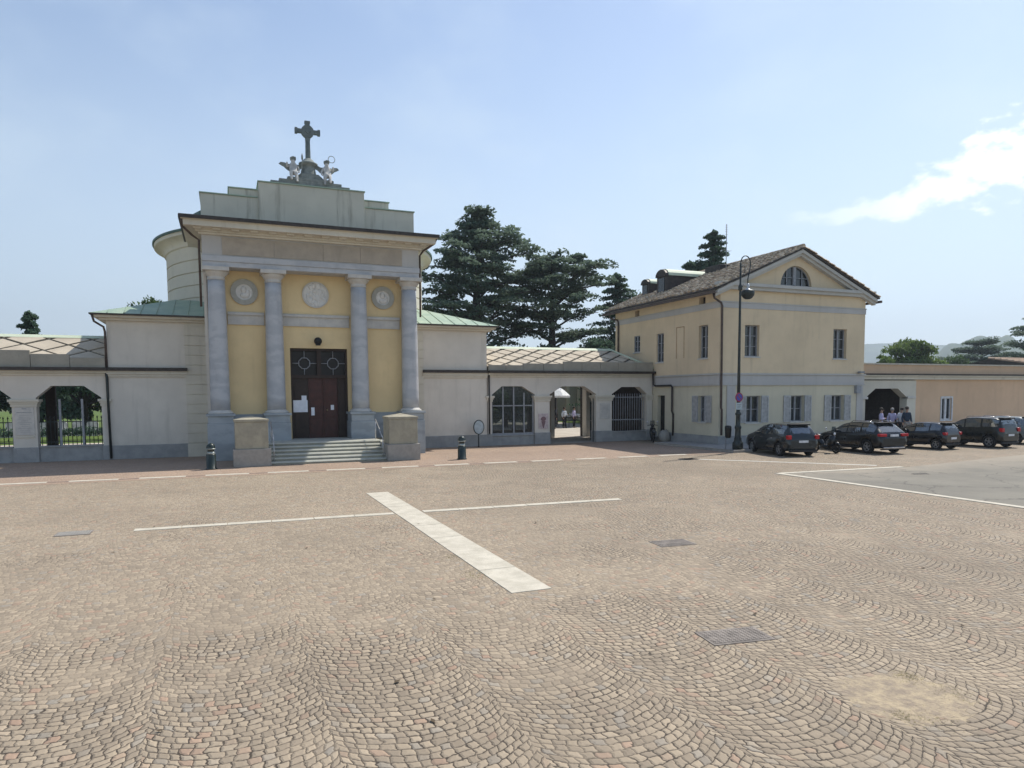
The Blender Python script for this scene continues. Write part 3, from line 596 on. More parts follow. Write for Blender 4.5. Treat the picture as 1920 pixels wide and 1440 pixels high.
# ------------------------------------------------------------------ figures (skin surfaces)
def skin_mesh(name, joints, bones, radii, mat, parent=None, sub=2, loc=(0, 0, 0), root=0):
    me = bpy.data.meshes.new(name); me.from_pydata(joints, bones, []); o = bpy.data.objects.new(name, me); C.objects.link(o)
    m = o.modifiers.new('skin', 'SKIN'); m.use_smooth_shade = True
    for i, v in enumerate(me.skin_vertices[0].data):
        r_ = radii[i]; v.radius = r_ if isinstance(r_, tuple) else (r_, r_)
        v.use_root = (i == root)
    s_ = o.modifiers.new('sub', 'SUBSURF'); s_.levels = sub; s_.render_levels = sub
    bake(o); o.data.name = name; o.data.materials.clear(); o.data.materials.append(mat); o.parent = parent; o.location = loc
    return o
def putto(label, x, flip, tool):
    t = thing('angel_statue', label, 'statue', (x, 31.45, 11.5), 0, 'seated angel statues beside the cross')
    f = flip
    J = [(0, 0, .42), (0, .0, .62), (0, 0, .82), (0, -.01, .93), (0, -.03, 1.05),            # pelvis chest neck head
         (.1 * 1, -.22, .40), (.12, -.28, .12), (.13, -.36, .05),                              # leg a
         (-.1, -.2, .44), (-.1, -.30, .2), (-.1, -.36, .12),                                     # leg b
         (.15, 0, .78), (.24 * 1, -.08, .6), (.2, -.2, .46),
         (-.15, 0, .78), (-.27, -.04, .72), (-.25, -.12, .9)]
    J = [(a * f, b, c) for a, b, c in J]
    B = [(0, 1), (1, 2), (2, 3), (3, 4), (0, 5), (5, 6), (6, 7), (0, 8), (8, 9), (9, 10), (2, 11), (11, 12), (12, 13), (2, 14), (14, 15), (15, 16)]
    rad = [.16, .16, .14, .06, .125, .085, .05, .04, .085, .05, .04, .06, .045, .035, .06, .045, .035]
    skin_mesh('body', J, B, rad, M['statue'], t)
    mb = MB(); mb.ball((0, .015, 1.07), .125, .12, .11, 12)
    for q in range(14):
        a = q * 2.4; mb.ball((.09 * math.cos(a), -.0 + .09 * math.sin(a), 1.08 + .05 * (q % 3) / 2), .04, n=6)
    mb.build('hair', M['statue_dark'], t)
    for s_ in (-1, 1):
        mb = MB()
        # wing: a shaped thick plate of feathers spread sideways
        base = [(0, .7), (.1, .86), (.26, .95), (.42, .97), (.5, .9), (.38, .82), (.3, .78), (.2, .68), (.08, .6)]
        A = [mb.P((s_ * (.06 + p[0]), .12 + .25 * p[0], p[1])) for p in base]; Bq = [mb.P((s_ * (.06 + p[0]), .17 + .25 * p[0], p[1])) for p in base]; n = len(base)
        mb.F(A); mb.F(Bq[::-1])
        for i in range(n): mb.F((A[i], A[(i + 1) % n], Bq[(i + 1) % n], Bq[i]))
        for q in range(4): mb.tube([(s_ * .12, .15, .72 + q * .05), (s_ * (.35 + .03 * q), .22, .8 + q * .035)], [.03, .015], 6)
        mb.build('wing', M['statue_dark'], t)
    mb = MB()
    if tool == 'ring':
        pts = [(f * -.2 + .14 * math.cos(a), -.1, 1.2 + .14 * math.sin(a)) for a in [2 * PI * i / 20 for i in range(21)]]; mb.tube(pts, .014, 6); mb.build('hoop', M['statue_dark'], t)
    else:
        mb.tube([(f * .28, -.2, .2), (f * .36, -.16, 1.05)], .012, 6); mb.lathe(f * .36, -.16, [(.01, 1.0), (.04, 1.06), (.035, 1.2), (.0, 1.32)], 8); mb.build('torch', M['statue_dark'], t)
    mb = MB(); mb.box(-.25, .25, -.2, .25, .0, .3); mb.build('seat', M['statue_dark'], t, bevel=.04)
    return t
putto('pale angel statue left of the cross holding up a torch, wings spread', 3.02, 1, 'torch')
putto('pale angel statue right of the cross holding a hoop over its head', 4.4, -1, 'ring')

# ------------------------------------------------------------------ arcades
def arcade(name, label, x0, x1, ops, zr, DW=1.62, DH=1.25,  parap=((0, 1, .6),), back=None, hipx=None, wallmat='plaster_white', Y=33.4, depth=5.0):
    t = thing(name, label, 'arcade', ((x0 + x1) / 2, Y, 0))
    mb = MB()
    pts = [(x0, 0), (x0, 3.5), (x1, 3.5), (x1, 0)]
    for (xl, xr, zs, zi, tl, tr, zt) in sorted(ops, key=lambda o: -o[0]): pts += [(xr, 0), (xr, zi), (tr, zt), (tl, zt), (xl, zi), (xl, 0)]
    mb.prism(pts, 'y', Y, Y + .5); wl = part(mb, 'wall', M[wallmat], t)
    # plinth blocks and imposts on every pier
    ops = sorted(ops); edges = [x0] + [v for o in ops for v in o[:2]] + [x1]
    mb = MB(); mp = MB()
    for a, b in zip(edges[::2], edges[1::2]):
        if b - a < .05: continue
        mp.box(a - .03, b + .03, Y - .05, Y + .55, 0, .6)
        mb.box(a - .07, b + .07, Y - .07, Y + .57, 2.36, 2.44); mb.box(a - .12, b + .12, Y - .11, Y + .6, 2.44, 2.54); mb.box(a - .04, b + .04, Y - .04, Y + .54, 2.24, 2.36)
    part(mb, 'impost', M['plaster_cream'], t, bevel=.008); part(mp, 'plinth', M['plinth'], t, bevel=.012)
    mb = MB()
    for o in ops:
        if o[2] > 0: mb.box(o[0] + .03, o[1] - .03, Y + .05, Y + .4, 0, o[2] - .06); mb.box(o[0] + .03, o[1] - .03, Y + .0, Y + .45, o[2] - .06, o[2])
    if mb.v: part(mb, 'sill_wall', M['plinth'], t, bevel=.01)
    # cornice, gutter
    mb = MB(); mb.box(x0, x1, Y - .07, Y + .5, 3.5, 3.6); mb.box(x0, x1, Y - .18, Y + .5, 3.6, 3.72); part(mb, 'cornice', M['plaster_cream'], t, bevel=.008)
    mb = MB(); mb.box(x0 + .01, x1, Y - .34, Y - .2, 3.70, 3.83); mb.box(x0, x1, Y - .22, Y + .5, 3.722, 3.76); part(mb, 'gutter', M['gutter'], t)
    # upright parapet slabs
    mb = MB()
    for a, b, hgt in parap:
        n = max(1, int(round((b - a) / 1.15))); 
        for i in range(n): mb.box(a + (b - a) * i / n + .008, a + (b - a) * (i + 1) / n - .008, Y - .16, Y - .06, 3.78, 3.78 + hgt)
    part(mb, 'parapet', M['parapet'], t, bevel=.012)
    # roof: dark bed with raised diamond slabs on both slopes
    Y0, Y1 = Y - .08, Y + depth + .1; ym = (Y0 + Y1) / 2; zb = 3.98; hx1 = hipx if hipx else x1
    mb = MB()
    v = [mb.P(p) for p in ((x0, Y0, zb), (x1, Y0, zb), (x1, Y1, zb), (x0, Y1, zb), (x0, ym, zr), (hx1, ym, zr), (x0, Y0, 3.76), (x1, Y0, 3.76), (x1, Y1, 3.76), (x0, Y1, 3.76))]
    mb.F((v[0], v[1], v[5], v[4])); mb.F((v[2], v[3], v[4], v[5])); mb.F((v[1], v[2], v[5])); mb.F((v[3], v[0], v[4]))
    mb.F((v[6], v[7], v[1], v[0])); mb.F((v[7], v[8], v[2], v[1])); mb.F((v[8], v[9], v[3], v[2])); mb.F((v[9], v[6], v[0], v[3])); mb.F((v[9], v[8], v[7], v[6]))
    rf = part(mb, 'roof', M['roof_gap'], t)
    sl = Vector((0, ym - Y0, zr - zb)); L = sl.length; sl.normalize(); nn = Vector((0, -sl.z, sl.y)); O = Vector((x0, Y0, zb))
    W_, H_ = DW, DH; mb = MB(); rnd = random.Random(7)
    def clip(poly, f):
        out_ = []
        for i, p in enumerate(poly):
            q = poly[(i + 1) % len(poly)]; a, b = f(p), f(q)
            if a >= 0: out_.append(p)
            if (a >= 0) != (b >= 0): s_ = a / (a - b); out_.append((p[0] + (q[0] - p[0]) * s_, p[1] + (q[1] - p[1]) * s_))
        return out_
    nx = int((x1 - x0) / (W_ / 2)) + 3; ny = int(L / (H_ / 2)) + 3
    for i in range(-1, nx):
        for j in range(-1, ny):
            if (i + j) % 2: continue
            cx = i * W_ / 2; cy = j * H_ / 2; g_ = .085; jx = rnd.uniform(-.02, .02)
            poly = [(cx + jx, cy - H_ / 2 + g_), (cx + W_ / 2 - g_ * 1.3, cy), (cx + jx, cy + H_ / 2 - g_), (cx - W_ / 2 + g_ * 1.3, cy)]
            poly = clip(poly, lambda p: p[0] - .02); poly = clip(poly, lambda p: p[1] - .02) if poly else poly; poly = clip(poly, lambda p: L - .2 - p[1]) if poly else poly
            if poly: poly = clip(poly, lambda p: (x1 - x0 - .02) - (x1 - hx1) * p[1] / L - p[0])
            if len(poly) < 3: continue
            h = rnd.uniform(.03, .055); A = [mb.P(O + Vector((p[0], 0, 0)) + sl * p[1] + nn * .004) for p in poly]; Bq = [mb.P(O + Vector((p[0], 0, 0)) + sl * p[1] + nn * (h + .012 * math.sin(q))) for q, p in enumerate(poly)]
            mb.F(Bq, 0)
            for q in range(len(poly)): r_ = (q + 1) % len(poly); mb.F((A[q], A[r_], Bq[r_], Bq[q]), 0)
    part(mb, 'roof_slabs', M['roof_slab'], rf)
    mb = MB(); mb.prism([(ym - .26, zr - .06), (ym - .02, zr + .075), (ym + .02, zr + .075), (ym + .26, zr - .06)], 'x', x0, hx1 + .05)
    if hipx: mb.tube([(hx1, ym, zr + .04), (x1, Y0, zb + .05)], .07, 8)
    part(mb, 'ridge_cap', M['copper_sunlit'], rf)
    # back wall and end walls
    Yb = Y + depth
    if back:
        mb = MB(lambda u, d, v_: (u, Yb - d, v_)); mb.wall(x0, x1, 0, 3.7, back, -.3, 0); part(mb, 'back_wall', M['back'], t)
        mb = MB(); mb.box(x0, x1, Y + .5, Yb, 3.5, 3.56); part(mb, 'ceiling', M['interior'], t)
    return t
R_OPS = [(12.62, 15.03, .53, 2.6, 13.17, 14.3, 3.03), (15.88, 18.67, 0, 2.6, 16.62, 17.95, 3.02), (19.65, 21.9, .55, 2.6, 20.25, 21.42, 2.98)]
ar = arcade('arcade', 'white three-bay arcade between chapel and yellow house with octagonal arches and lit diamond slab roof', 12.4, 22.26, R_OPS, 5.16, DW=1.12, DH=.84, hipx=20.9,
            parap=((12.4, 14.3, .33), (14.3, 16.6, .43), (16.6, 22.2, .55)), back=[(13.6, 16.9, .5, 3.3), (18.35, 20.5, -.1, 3.4)])
# glazed screen of the first bay
def bars(mb, x0, x1, n, z0, z1, y, r, tip=False):
    for i in range(n):
        x = x0 + (x1 - x0) * i / (n - 1); mb.tube([(x, y, z0), (x, y, z1)], r, 6)
        if tip: mb.lathe(x, y, [(r, z1), (r * 2, z1 + .04), (.001, z1 + .12)], 6, cap=False)
mb = MB(front(33.6))
for x in (12.66, 13.28, 13.88, 14.46, 14.97): mb.box(x - .035, x + .035, 0, .08, .53, 3.02 if 13.2 < x < 14.2 else 2.7)
mb.box(12.66, 14.97, .01, .07, .53, .62); mb.box(12.66, 14.97, .01, .07, 2.0, 2.06)
scr = part(mb, 'window_screen', M['frame_grey'], ar)
mb = MB(front(33.62)); mb.prism([(12.66, .55), (14.98, .55), (14.98, 2.6), (14.3, 3.0), (13.2, 3.0), (12.66, 2.6)], 'x', 0, 0) if False else None
mb = MB(); mb.prism([(12.64, .55), (15.0, .55), (15.0, 2.6), (14.28, 3.0), (13.19, 3.0), (12.64, 2.6)], 'y', 33.56, 33.575); part(mb, 'pane', M['glass_clear'], scr)
mb = MB(); bars(mb, 19.72, 21.83, 15, .55, 2.62, 33.6, .016); mb.box(19.7, 21.86, 33.58, 33.62, 1.15, 1.2); mb.box(19.7, 21.86, 33.58, 33.62, 2.4, 2.44)
part(mb, 'grille', M['frame_grey'], ar)
mb = MB(); mb.box(20.7, 21.6, 38.3, 38.36, 0, 2.3); mb.box(19.9, 20.6, 36.6, 36.7, 0, 3.4) if False else None; part(mb, 'inner_door', M['black'], ar)
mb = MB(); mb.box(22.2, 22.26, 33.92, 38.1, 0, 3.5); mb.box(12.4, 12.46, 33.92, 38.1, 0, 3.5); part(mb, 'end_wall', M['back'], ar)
# pale jamb in the passage and iron gate leaf folded back
mb = MB(); mb.box(20.5, 20.75, 37.9, 38.45, 0, 3.4); mb.box(18.1, 18.35, 37.9, 38.45, 0, 3.4); part(mb, 'back_jamb', M['plaster_white'], ar)
g_ = thing('iron_gate', 'dark iron gate leaf folded back inside the open middle arch', 'gate', (18.6, 33.6, 0), R(68))
mb = MB(); bars(mb, 0.05, 1.25, 10, .05, 2.3, 0, .014, True)
for z in (.12, 1.1, 2.15): mb.box(0, 1.3, -.02, .02, z, z + .05)
mb.box(0, .05, -.025, .025, 0, 2.4); mb.box(1.27, 1.32, -.025, .025, 0, 2.3); mb.build('leaf', M['iron'], g_)
# posters and plaques
def plaque(label, x, z0, z1, w_, mat, Y=33.4, marks=None, rim=None, nm='plaque'):
    t = thing(nm, label, nm, (x, Y, 0)); mb = MB(); mb.box(-w_ / 2, w_ / 2, -.03, -.002, z0, z1); mb.build('board', mat, t, bevel=.004)
    if marks:
        mb = MB(); marks(mb); mb.build('lettering', marks.mat, t)
    return t
def mk_poster(mb):
    mb.lathe(0, 0, [(.001, 0), (.16, 0)], 20, cap=False) if False else None
    n = 18; a = [mb.P((.15 * math.cos(2 * PI * i / n), -.034, 1.32 + .12 * math.sin(2 * PI * i / n))) for i in range(n)]; mb.F(a)
    mb.prism([(-.12, 1.2), (.12, 1.2), (.03, .85), (-.02, .82)], 'y', -.037, -.031)
    for z in (.98, .92): mb.box(-.2, -.08, -.036, -.031, z, z + .015)
mk_poster.mat = plain('poster_ink', (.2, .12, .13))
plaque('pinkish poster with a dark round emblem on the pier left of the open arch', 15.5, .8, 1.6, .55, plain('poster_pink', (.5, .42, .42)), marks=mk_poster, nm='poster')
def mk_lines(mb):
    rr = random.Random(4)
    for i in range(9): mb.box(-.22, .22 - rr.random() * .12, -.036, -.031, 1.95 - i * .07, 1.962 - i * .07)
mk_lines.mat = plain('engraved_text', (.3, .3, .3))
plaque('pale stone plaque with faint lines on the pier right of the open arch', 19.2, 1.25, 2.1, .62, M['marble_pale'], marks=mk_lines)
def mk_left(mb):
    rr = random.Random(9); mb.box(-.08, .08, -.036, -.031, 2.14, 2.19); mb.box(-.26, .26, -.036, -.031, 2.0, 2.03)
    for i in range(10): w_ = .24 - rr.random() * .14; mb.box(-w_, w_, -.036, -.031, 1.9 - i * .075, 1.913 - i * .075)
mk_left.mat = mk_lines.mat
L_OPS = [(-7.02, -4.72, .64, 2.6, -6.48, -5.33, 3.08), (-10.2, -7.85, .64, 2.6, -9.65, -8.4, 3.08), (-13.4, -11.0, .64, 2.6, -12.85, -11.55, 3.08), (-16.6, -14.2, .64, 2.6, -16.05, -14.75, 3.08)]
al = arcade('arcade', 'white arcade left of the chapel, open arches closed by an iron railing', -17.4, -4.45, L_OPS, 5.25,
            parap=((-17.4, -7.1, .72), (-7.1, -5.75, .58), (-5.75, -4.5, .45)), back=[(-16.6, -14.1, -.1, 3.2), (-13.4, -10.9, -.1, 3.2), (-10.2, -7.7, -.1, 3.2), (-7.9 + .6, -4.9, -.1, 3.2)])
plaque('tall engraved stone tablet on the pier of the left arcade', -7.43, 1.1, 2.22, .66, M['marble_pale'], marks=mk_left)
mb = MB(); mb.box(-7.75, -7.12, 33.36, 33.4, 1.0, 1.06); part(mb, 'tablet_ledge', M['plaster_cream'], al)
for i, o in enumerate(L_OPS[:2]):
    t = thing('iron_railing', ('dark iron railing with spear tips in the arch nearest the chapel, left arcade', 'dark iron railing in the arch at the left edge of the photo')[i], 'railing', (o[0], 33.75, .64))
    mb = MB(); bars(mb, .08, o[1] - o[0] - .08, 15, 0, 1.1, 0, .016, True); mb.box(0, o[1] - o[0], -.015, .015, .12, .16); mb.box(0, o[1] - o[0], -.015, .015, .95, .99); mb.build('bars', M['iron'], t)
    for xx in (.75, 1.55):
        mb = MB(); mb.box(xx - .04, xx + .04, -.04, .04, 0, 1.9); mb.build('post', M['frame_grey'], t)
mb = MB(); mb.tube([(-4.5, 33.33, 3.7), (-4.47, 33.3, 3.4), (-4.44, 33.3, .05)], .05, 8); part(mb, 'downpipe', M['iron'], al)
mb = MB(); mb.tube([(12.45, 33.32, 3.7), (12.45, 33.3, .6)], .045, 8); mb.tube([(22.12, 33.15, 3.72), (22.14, 33.12, 3.1), (22.2, 33.0, 3.03), (22.2, 31.55, 3.03), (22.2, 31.45, 2.95), (22.2, 31.45, 1.65), (22.24, 31.4, 1.5), (22.24, 31.4, .35)], .055, 8)
part(mb, 'downpipe', M['gutter'], ar)

# ------------------------------------------------------------------ yellow house
hs = thing('yellow_house', 'two-storey yellow house with gabled front, half-round attic window and grey shutters', 'house', (27, 31, 0))
X0, X1, Yf, Yb, ZE = 22.3, 31.85, 27.72, 37.5, 7.6; XM = (X0 + X1) / 2; SL = (9.86 - ZE) / ((X1 - X0) / 2 + .55)
fw = [(23.82, 24.72, 4.4, 5.95), (29.62, 30.55, 4.37, 5.92)]                # upper front windows
gw = [(23.95, 24.87, 1.12, 2.46), (26.8, 27.7, 1.12, 2.46), (29.55, 30.45, 1.12, 2.46)]
sw = [(28.62, 29.35, 4.35, 6.0), (32.4, 33.08, 4.32, 5.9), (34.75, 35.4, 5.0, 5.95)]
sg = [(28.72, 29.3, 1.15, 2.48), (32.25, 32.95, .25, 2.5)]
sv = [(28.85, 29.35, 6.95, 7.42), (34.85, 35.3, 6.9, 7.4)]
mb = MB(front(Yf)); mb.wall(X0, X1, 3.0, 7.72, fw, -.35, 0); mb.wall
mb.xf = None
r0 = 1.02; cxl, zl = 27.02, 7.98
# gable with lunette hole: two halves split at the window
arc = [(cxl + r0 * math.cos(a), zl + r0 * math.sin(a)) for a in [PI * i / 16 for i in range(17)]]
zt = ZE + SL * ((X1 - X0) / 2); zc = ZE + .0
left = [(X0, 7.72), (cxl - r0, 7.72)] + [p for p in arc[::-1][:9]] + [(cxl, ZE + SL * (cxl - X0) + .08)] + [(X0, 7.8)]
right = [(cxl + r0, 7.72), (X1, 7.72), (X1, 7.8), (XM, zt + .05), (cxl, ZE + SL * (cxl - X0) + .08)] + [p for p in arc[:9][::-1]]
mb.prism(left, 'y', Yf, Yf + .35); mb.prism(right, 'y', Yf, Yf + .35); mb.box(cxl - r0, cxl + r0, Yf, Yf + .35, 7.72, zl)
mb.xf = side(X0); mb.wall(Yf + .35, Yb, 3.0, 7.72, sw + sv, -.35, 0); mb.xf = None
mb.box(X1 - .35, X1, Yf + .35, Yb, 0, 7.72); mb.box(X0 + .35, X1 - .35, Yb - .35, Yb, 0, 7.72)
mb.prism([(X0 + .4, 7.72), (X1 - .4, 7.72), (XM, zt)], 'y', Yb - .35, Yb)
part(mb, 'wall', M['plaster_house'], hs)
mb = MB(front(Yf)); mb.wall(X0, X1, .5, 3.0, gw, -.35, 0); mb.xf = side(X0); mb.wall(Yf + .35, Yb, .5, 3.0, sg, -.35, 0); part(mb, 'ground_floor_wall', M['plaster_ground'], hs)
mb = MB(); mb.box(X0 - .04, X1 + .04, Yf - .04, Yf + .3, 0, .5); mb.box(X0 - .04, X0 + .3, Yf + .3, 32.2, 0, .5); mb.box(X0 - .04, X0 + .3, 33.0, Yb, 0, .5); mb.box(X0 - .35, X0 + .3, 32.2, 33.0, 0, .25); part(mb, 'plinth', M['plinth'], hs, bevel=.01)
mb = MB()
def ring_band(z0, z1, d):
    mb.box(X0 - d, X1 + d, Yf - d, Yf - .001, z0, z1); mb.box(X0 - d, X0 - .001, Yf - .001, Yb, z0, z1); mb.box(X1 + .001, X1 + d, Yf - .001, Yb, z0, z1)
ring_band(3.04, 3.5, .03); ring_band(3.5, 3.58, .09); ring_band(2.98, 3.04, .07)
part(mb, 'string_course', M['plaster_grey'], hs, bevel=.006)
mb = MB(); ring_band(6.74, 7.0, .025); ring_band(7.0, 7.05, .05); part(mb, 'frieze_band', M['plaster_grey'], hs)
mb = MB(front(Yf)); mb.box(X0 + .45, X0 + .95, 0, .05, .5, 2.98); mb.box(X1 - .5, X1 - .05, 0, .05, .5, 2.98); part(mb, 'pilaster', M['plaster_grey'], hs, bevel=.008)
# cornices: horizontal and raking
mb = MB(); mb.box(X0 - .22, X1 + .22, Yf - .22, Yf, 7.62, 7.78); mb.box(X0 - .36, X1 + .36, Yf - .34, Yf, 7.78, 7.93); mb.box(X0 - .36, X0, Yf, Yb, 7.5, 7.6); mb.box(X1, X1 + .36, Yf, Yb, 7.5, 7.6)
for s_, xe in ((1, X0), (-1, X1)):
    for d, off, th in ((.24, -.16, .14), (.36, -.02, .16)):
        p0 = (xe - s_ * .45, ZE - SL * .45 + off - .02); p1 = (XM, zt + off)
        mb.prism([p0, p1, (p1[0], p1[1] + th), (p0[0], p0[1] + th)], 'y', Yf - d, Yf)
part(mb, 'cornice', plaster('cornice_paint', (.50, .49, .46), amt=.2), hs)
# roof: two slopes, made of rows of curved tiles
mb = MB()
for s_, xe in ((1, X0), (-1, X1)):
    a = (xe - s_ * .55, ZE - SL * .55 + .16); b = (XM, zt + .16)
    mb.prism([a, b, (b[0], b[1] + .07), (a[0], a[1] + .07)], 'y', Yf - .42, Yb + .4)
rf = part(mb, 'roof', M['gutter'], hs)
mb = MB(); rnd = random.Random(11)
for s_, xe in ((1, X0), (-1, X1)):
    p0 = Vector((xe - s_ * .57, 0, ZE - SL * .57 + .24)); p1 = Vector((XM, 0, zt + .24)); d = p1 - p0; L = d.length; d.normalize(); nrm = Vector((-d.z * s_, 0, abs(d.x)))
    ny = int((Yb + .4 - Yf + .42) / .34)
    for j in range(ny + 1):
        y = Yf - .36 + j * .34; q = 0
        while q < L - .05:
            ln = .45; jy = rnd.uniform(-.03, .03); lift = rnd.uniform(0, .025)
            A = p0 + d * q; Bp = p0 + d * min(q + ln + .05, L)
            r_a, r_b = .125, .1; ra = []; rb = []
            for kk in range(5):
                an = PI * kk / 4; ra.append(mb.P((A.x + nrm.x * (math.sin(an) * r_a * .75 + .03 + lift), y + jy + math.cos(an) * r_a, A.z + nrm.z * (math.sin(an) * r_a * .75 + .03 + lift))))
                rb.append(mb.P((Bp.x + nrm.x * (math.sin(an) * r_b * .75 + lift), y + jy + math.cos(an) * r_b, Bp.z + nrm.z * (math.sin(an) * r_b * .75 + lift))))
            for kk in range(4): mb.F((ra[kk], ra[kk + 1], rb[kk + 1], rb[kk]), 0, True)
            mb.F(ra[::-1], 0); q += ln
mb.tube([(XM, Yf - .4, zt + .3), (XM, Yb + .4, zt + .3)], .12, 8)
part(mb, 'roof_tiles', M['tiles'], rf)
mb = MB(); mb.box(X0 - .72, X0 - .6, Yf - .42, Yb + .4, 7.34, 7.46); mb.box(X1 + .6, X1 + .72, Yf - .42, Yb + .4, 7.34, 7.46)
mb.tube([(X0 - .5, Yf - .1, 7.42), (X0 - .45, Yf - .12, 7.15), (X0 - .05, Yf - .12, 6.95), (X0 + .02, Yf - .12, 6.8), (X0 + .04, Yf - .12, 1.9), (X0 + .08, Yf - .12, 1.8), (X0 + .08, Yf - .12, .55)], .055, 8)
mb.tube([(X0 - .5, Yb - .1, 7.4), (X0 - .45, Yb - .1, 7.2), (X0 - .1, Yb - .4, 7.05), (X0 - .08, Yb - .45, 6.9), (X0 - .08, Yb - .45, 3.5)], .05, 8)
part(mb, 'downpipe', M['pipe'], hs)
# windows
def win(xf, u0, u1, z0, z1, shut=True, bars_=1, rec=.22, mull=True, surround=False, sl=True, sr=True):
    mb = MB(xf); f_ = .055
    mb.box(u0, u0 + f_, -rec, -rec + .06, z0, z1); mb.box(u1 - f_, u1, -rec, -rec + .06, z0, z1); mb.box(u0 + f_, u1 - f_, -rec, -rec + .06, z1 - f_, z1); mb.box(u0 + f_, u1 - f_, -rec, -rec + .06, z0, z0 + f_)
    if mull: mb.box((u0 + u1) / 2 - .04, (u0 + u1) / 2 + .04, -rec + .002, -rec + .068, z0 + f_, z1 - f_)
    for b in range(bars_):
        zz = z0 + (z1 - z0) * (b + 1) / (bars_ + 1); mb.box(u0 + f_, u1 - f_, -rec + .004, -rec + .05, zz - .015, zz + .015)
    wd_ = part(mb, 'window', M['frame_grey'], hs)
    mb = MB(xf); mb.box(u0, u1, -rec - .03, -rec - .005, z0, z1); part(mb, 'pane', M['glass'], wd_)
    mb = MB(xf); mb.box(u0 - .05, u1 + .05, .0, .05, z0 - .06, z0 - .002); mb.box(u0, u1, -rec + .07, 0, z0 - .0, z0 + .012); part(mb, 'sill', M['marble_pale'], wd_)
    if shut:
        for s_, ok in ((-1, sl), (1, sr)):
            if not ok: continue
            a = (u0 - .47, u0 - .02) if s_ < 0 else (u1 + .02, u1 + .47)
            mb = MB(xf); mb.box(a[0], a[0] + .06, .02, .065, z0, z1); mb.box(a[1] - .06, a[1], .02, .065, z0, z1); mb.box(a[0] + .06, a[1] - .06, .02, .065, z0, z0 + .07); mb.box(a[0] + .06, a[1] - .06, .02, .065, z1 - .07, z1); mb.box(a[0] + .06, a[1] - .06, .02, .065, (z0 + z1) / 2 - .03, (z0 + z1) / 2 + .03)
            zz = z0 + .09
            while zz < z1 - .09: mb.box(a[0] + .06, a[1] - .06, .03, .048, zz, zz + .028); zz += .05
            mb.box(a[0] + .05, a[1] - .05, .02, .028, z0 + .02, z1 - .02); part(mb, 'shutter', M['shutter'], wd_)
    return wd_
for i, (a, b, c, d) in enumerate(gw): win(front(Yf), a, b, c, d, True, 1, mull=True)
for (a, b, c, d) in fw: win(front(Yf), a, b, c, d, False, 2)
win(side(X0), *sw[0], shut=False, bars_=2); win(side(X0), *sw[1], shut=False, bars_=2, rec=.14); win(side(X0), *sw[2], shut=False, bars_=2, rec=.1)
win(side(X0), *sg[0], shut=True, bars_=1, rec=.2)
mb = MB(side(X0)); 
for a, b, c, d in sv: mb.box(a, b, -.3, -.26, c, d)
part(mb, 'vent', M['wood_dark'], hs)
mb = MB(side(X0)); mb.box(*sg[1][:2], -.28, -.22, .25, 2.5); d_ = part(mb, 'side_door', M['black'], hs)
# blind window traced in the plaster
mb = MB(side(X0)); mb.box(30.55, 30.6, 0, .012, 4.45, 6.1); mb.box(30.6, 31.2, 0, .012, 6.05, 6.1); mb.box(31.2, 31.25, 0, .012, 4.45, 6.1); part(mb, 'blind_window', plain('blind_window_line', (.42, .28, .17)), hs)
# lunette
mb = MB(); pts = [(cxl + r0 * math.cos(a), zl + r0 * math.sin(a)) for a in [PI * i / 20 for i in range(21)]]
mb.prism(pts, 'y', Yf + .2, Yf + .23); ln_ = part(mb, 'attic_window', M['glass'], hs)
mb = MB(); mb.box(cxl - .09, cxl + .09, Yf + .12, Yf + .2, zl, zl + r0 - .02); mb.box(cxl - r0, cxl + r0, Yf + .12, Yf + .19, zl, zl + .06)
mb.tube([(p[0] * .975 + cxl * .025, Yf + .16, p[1] * .975 + zl * .025) for p in pts], .03, 6)
for s_ in (-1, 1): mb.box(cxl + s_ * .5 - .02, cxl + s_ * .5 + .02, Yf + .14, Yf + .18, zl, zl + .84); mb.box(min(cxl + s_ * .09, cxl + s_ * .9), max(cxl + s_ * .09, cxl + s_ * .9), Yf + .14, Yf + .18, zl + .42, zl + .45)
part(mb, 'frame', M['frame_grey'], ln_)
# dormers on the left slope facing left
def dormer(y, x0_, h, w_, zb, back):
    mb = MB(); mb.box(x0_, back, y - w_ / 2, y + w_ / 2, zb - .4, zb + h * .72)
    n = 8; prof_ = [(y + (w_ / 2 + .06) * math.cos(PI * i / n), zb + h * .72 + (h * .3) * math.sin(PI * i / n)) for i in range(n + 1)]
    mb.prism(prof_, 'x', x0_ - .08, back + .6, 0)
    d = part(mb, 'dormer', [M['gutter']], rf)
    mb = MB(); mb.box(x0_ - .03, x0_ - .002, y - w_ * .3, y + w_ * .3, zb + .12, zb + h * .66); part(mb, 'dormer_window', M['glass'], d)
    # metal sheet on top, its sunlight put into the pale colour
    mb = MB(); pp = [(y + (w_ / 2 + .09) * math.cos(PI * i / n), zb + h * .72 + .02 + (h * .3 + .02) * math.sin(PI * i / n)) for i in range(n + 1)]; mb.prism(pp, 'x', x0_ + .1, back + .58); part(mb, 'dormer_roof', M['copper_sunlit'], d)
rf_ch = None
dormer(34.25, 23.4, 1.35, .95, 8.3, 25.6); dormer(36.7, 23.9, 1.0, .7, 8.5, 25.6)
mb = MB(); mb.box(25.9, 26.6, 32.3, 33.6, 9.3, 9.82); part(mb, 'skylight', M['gutter'], rf, bevel=.02)
mb = MB(front(Yf)); mb.box(31.2, 31.55, 0, .16, 2.55, 2.95); mb.box(31.5, 31.54, .0, .3, 3.62, 3.66); mb.box(31.3, 31.62, .1, .28, 3.62, 3.72); part(mb, 'meter_box', M['frame_grey'], hs)
an = thing('tv_antenna', 'thin tall television antenna standing on the roof of the yellow house', 'antenna', (26.1, 32.0, 9.5))
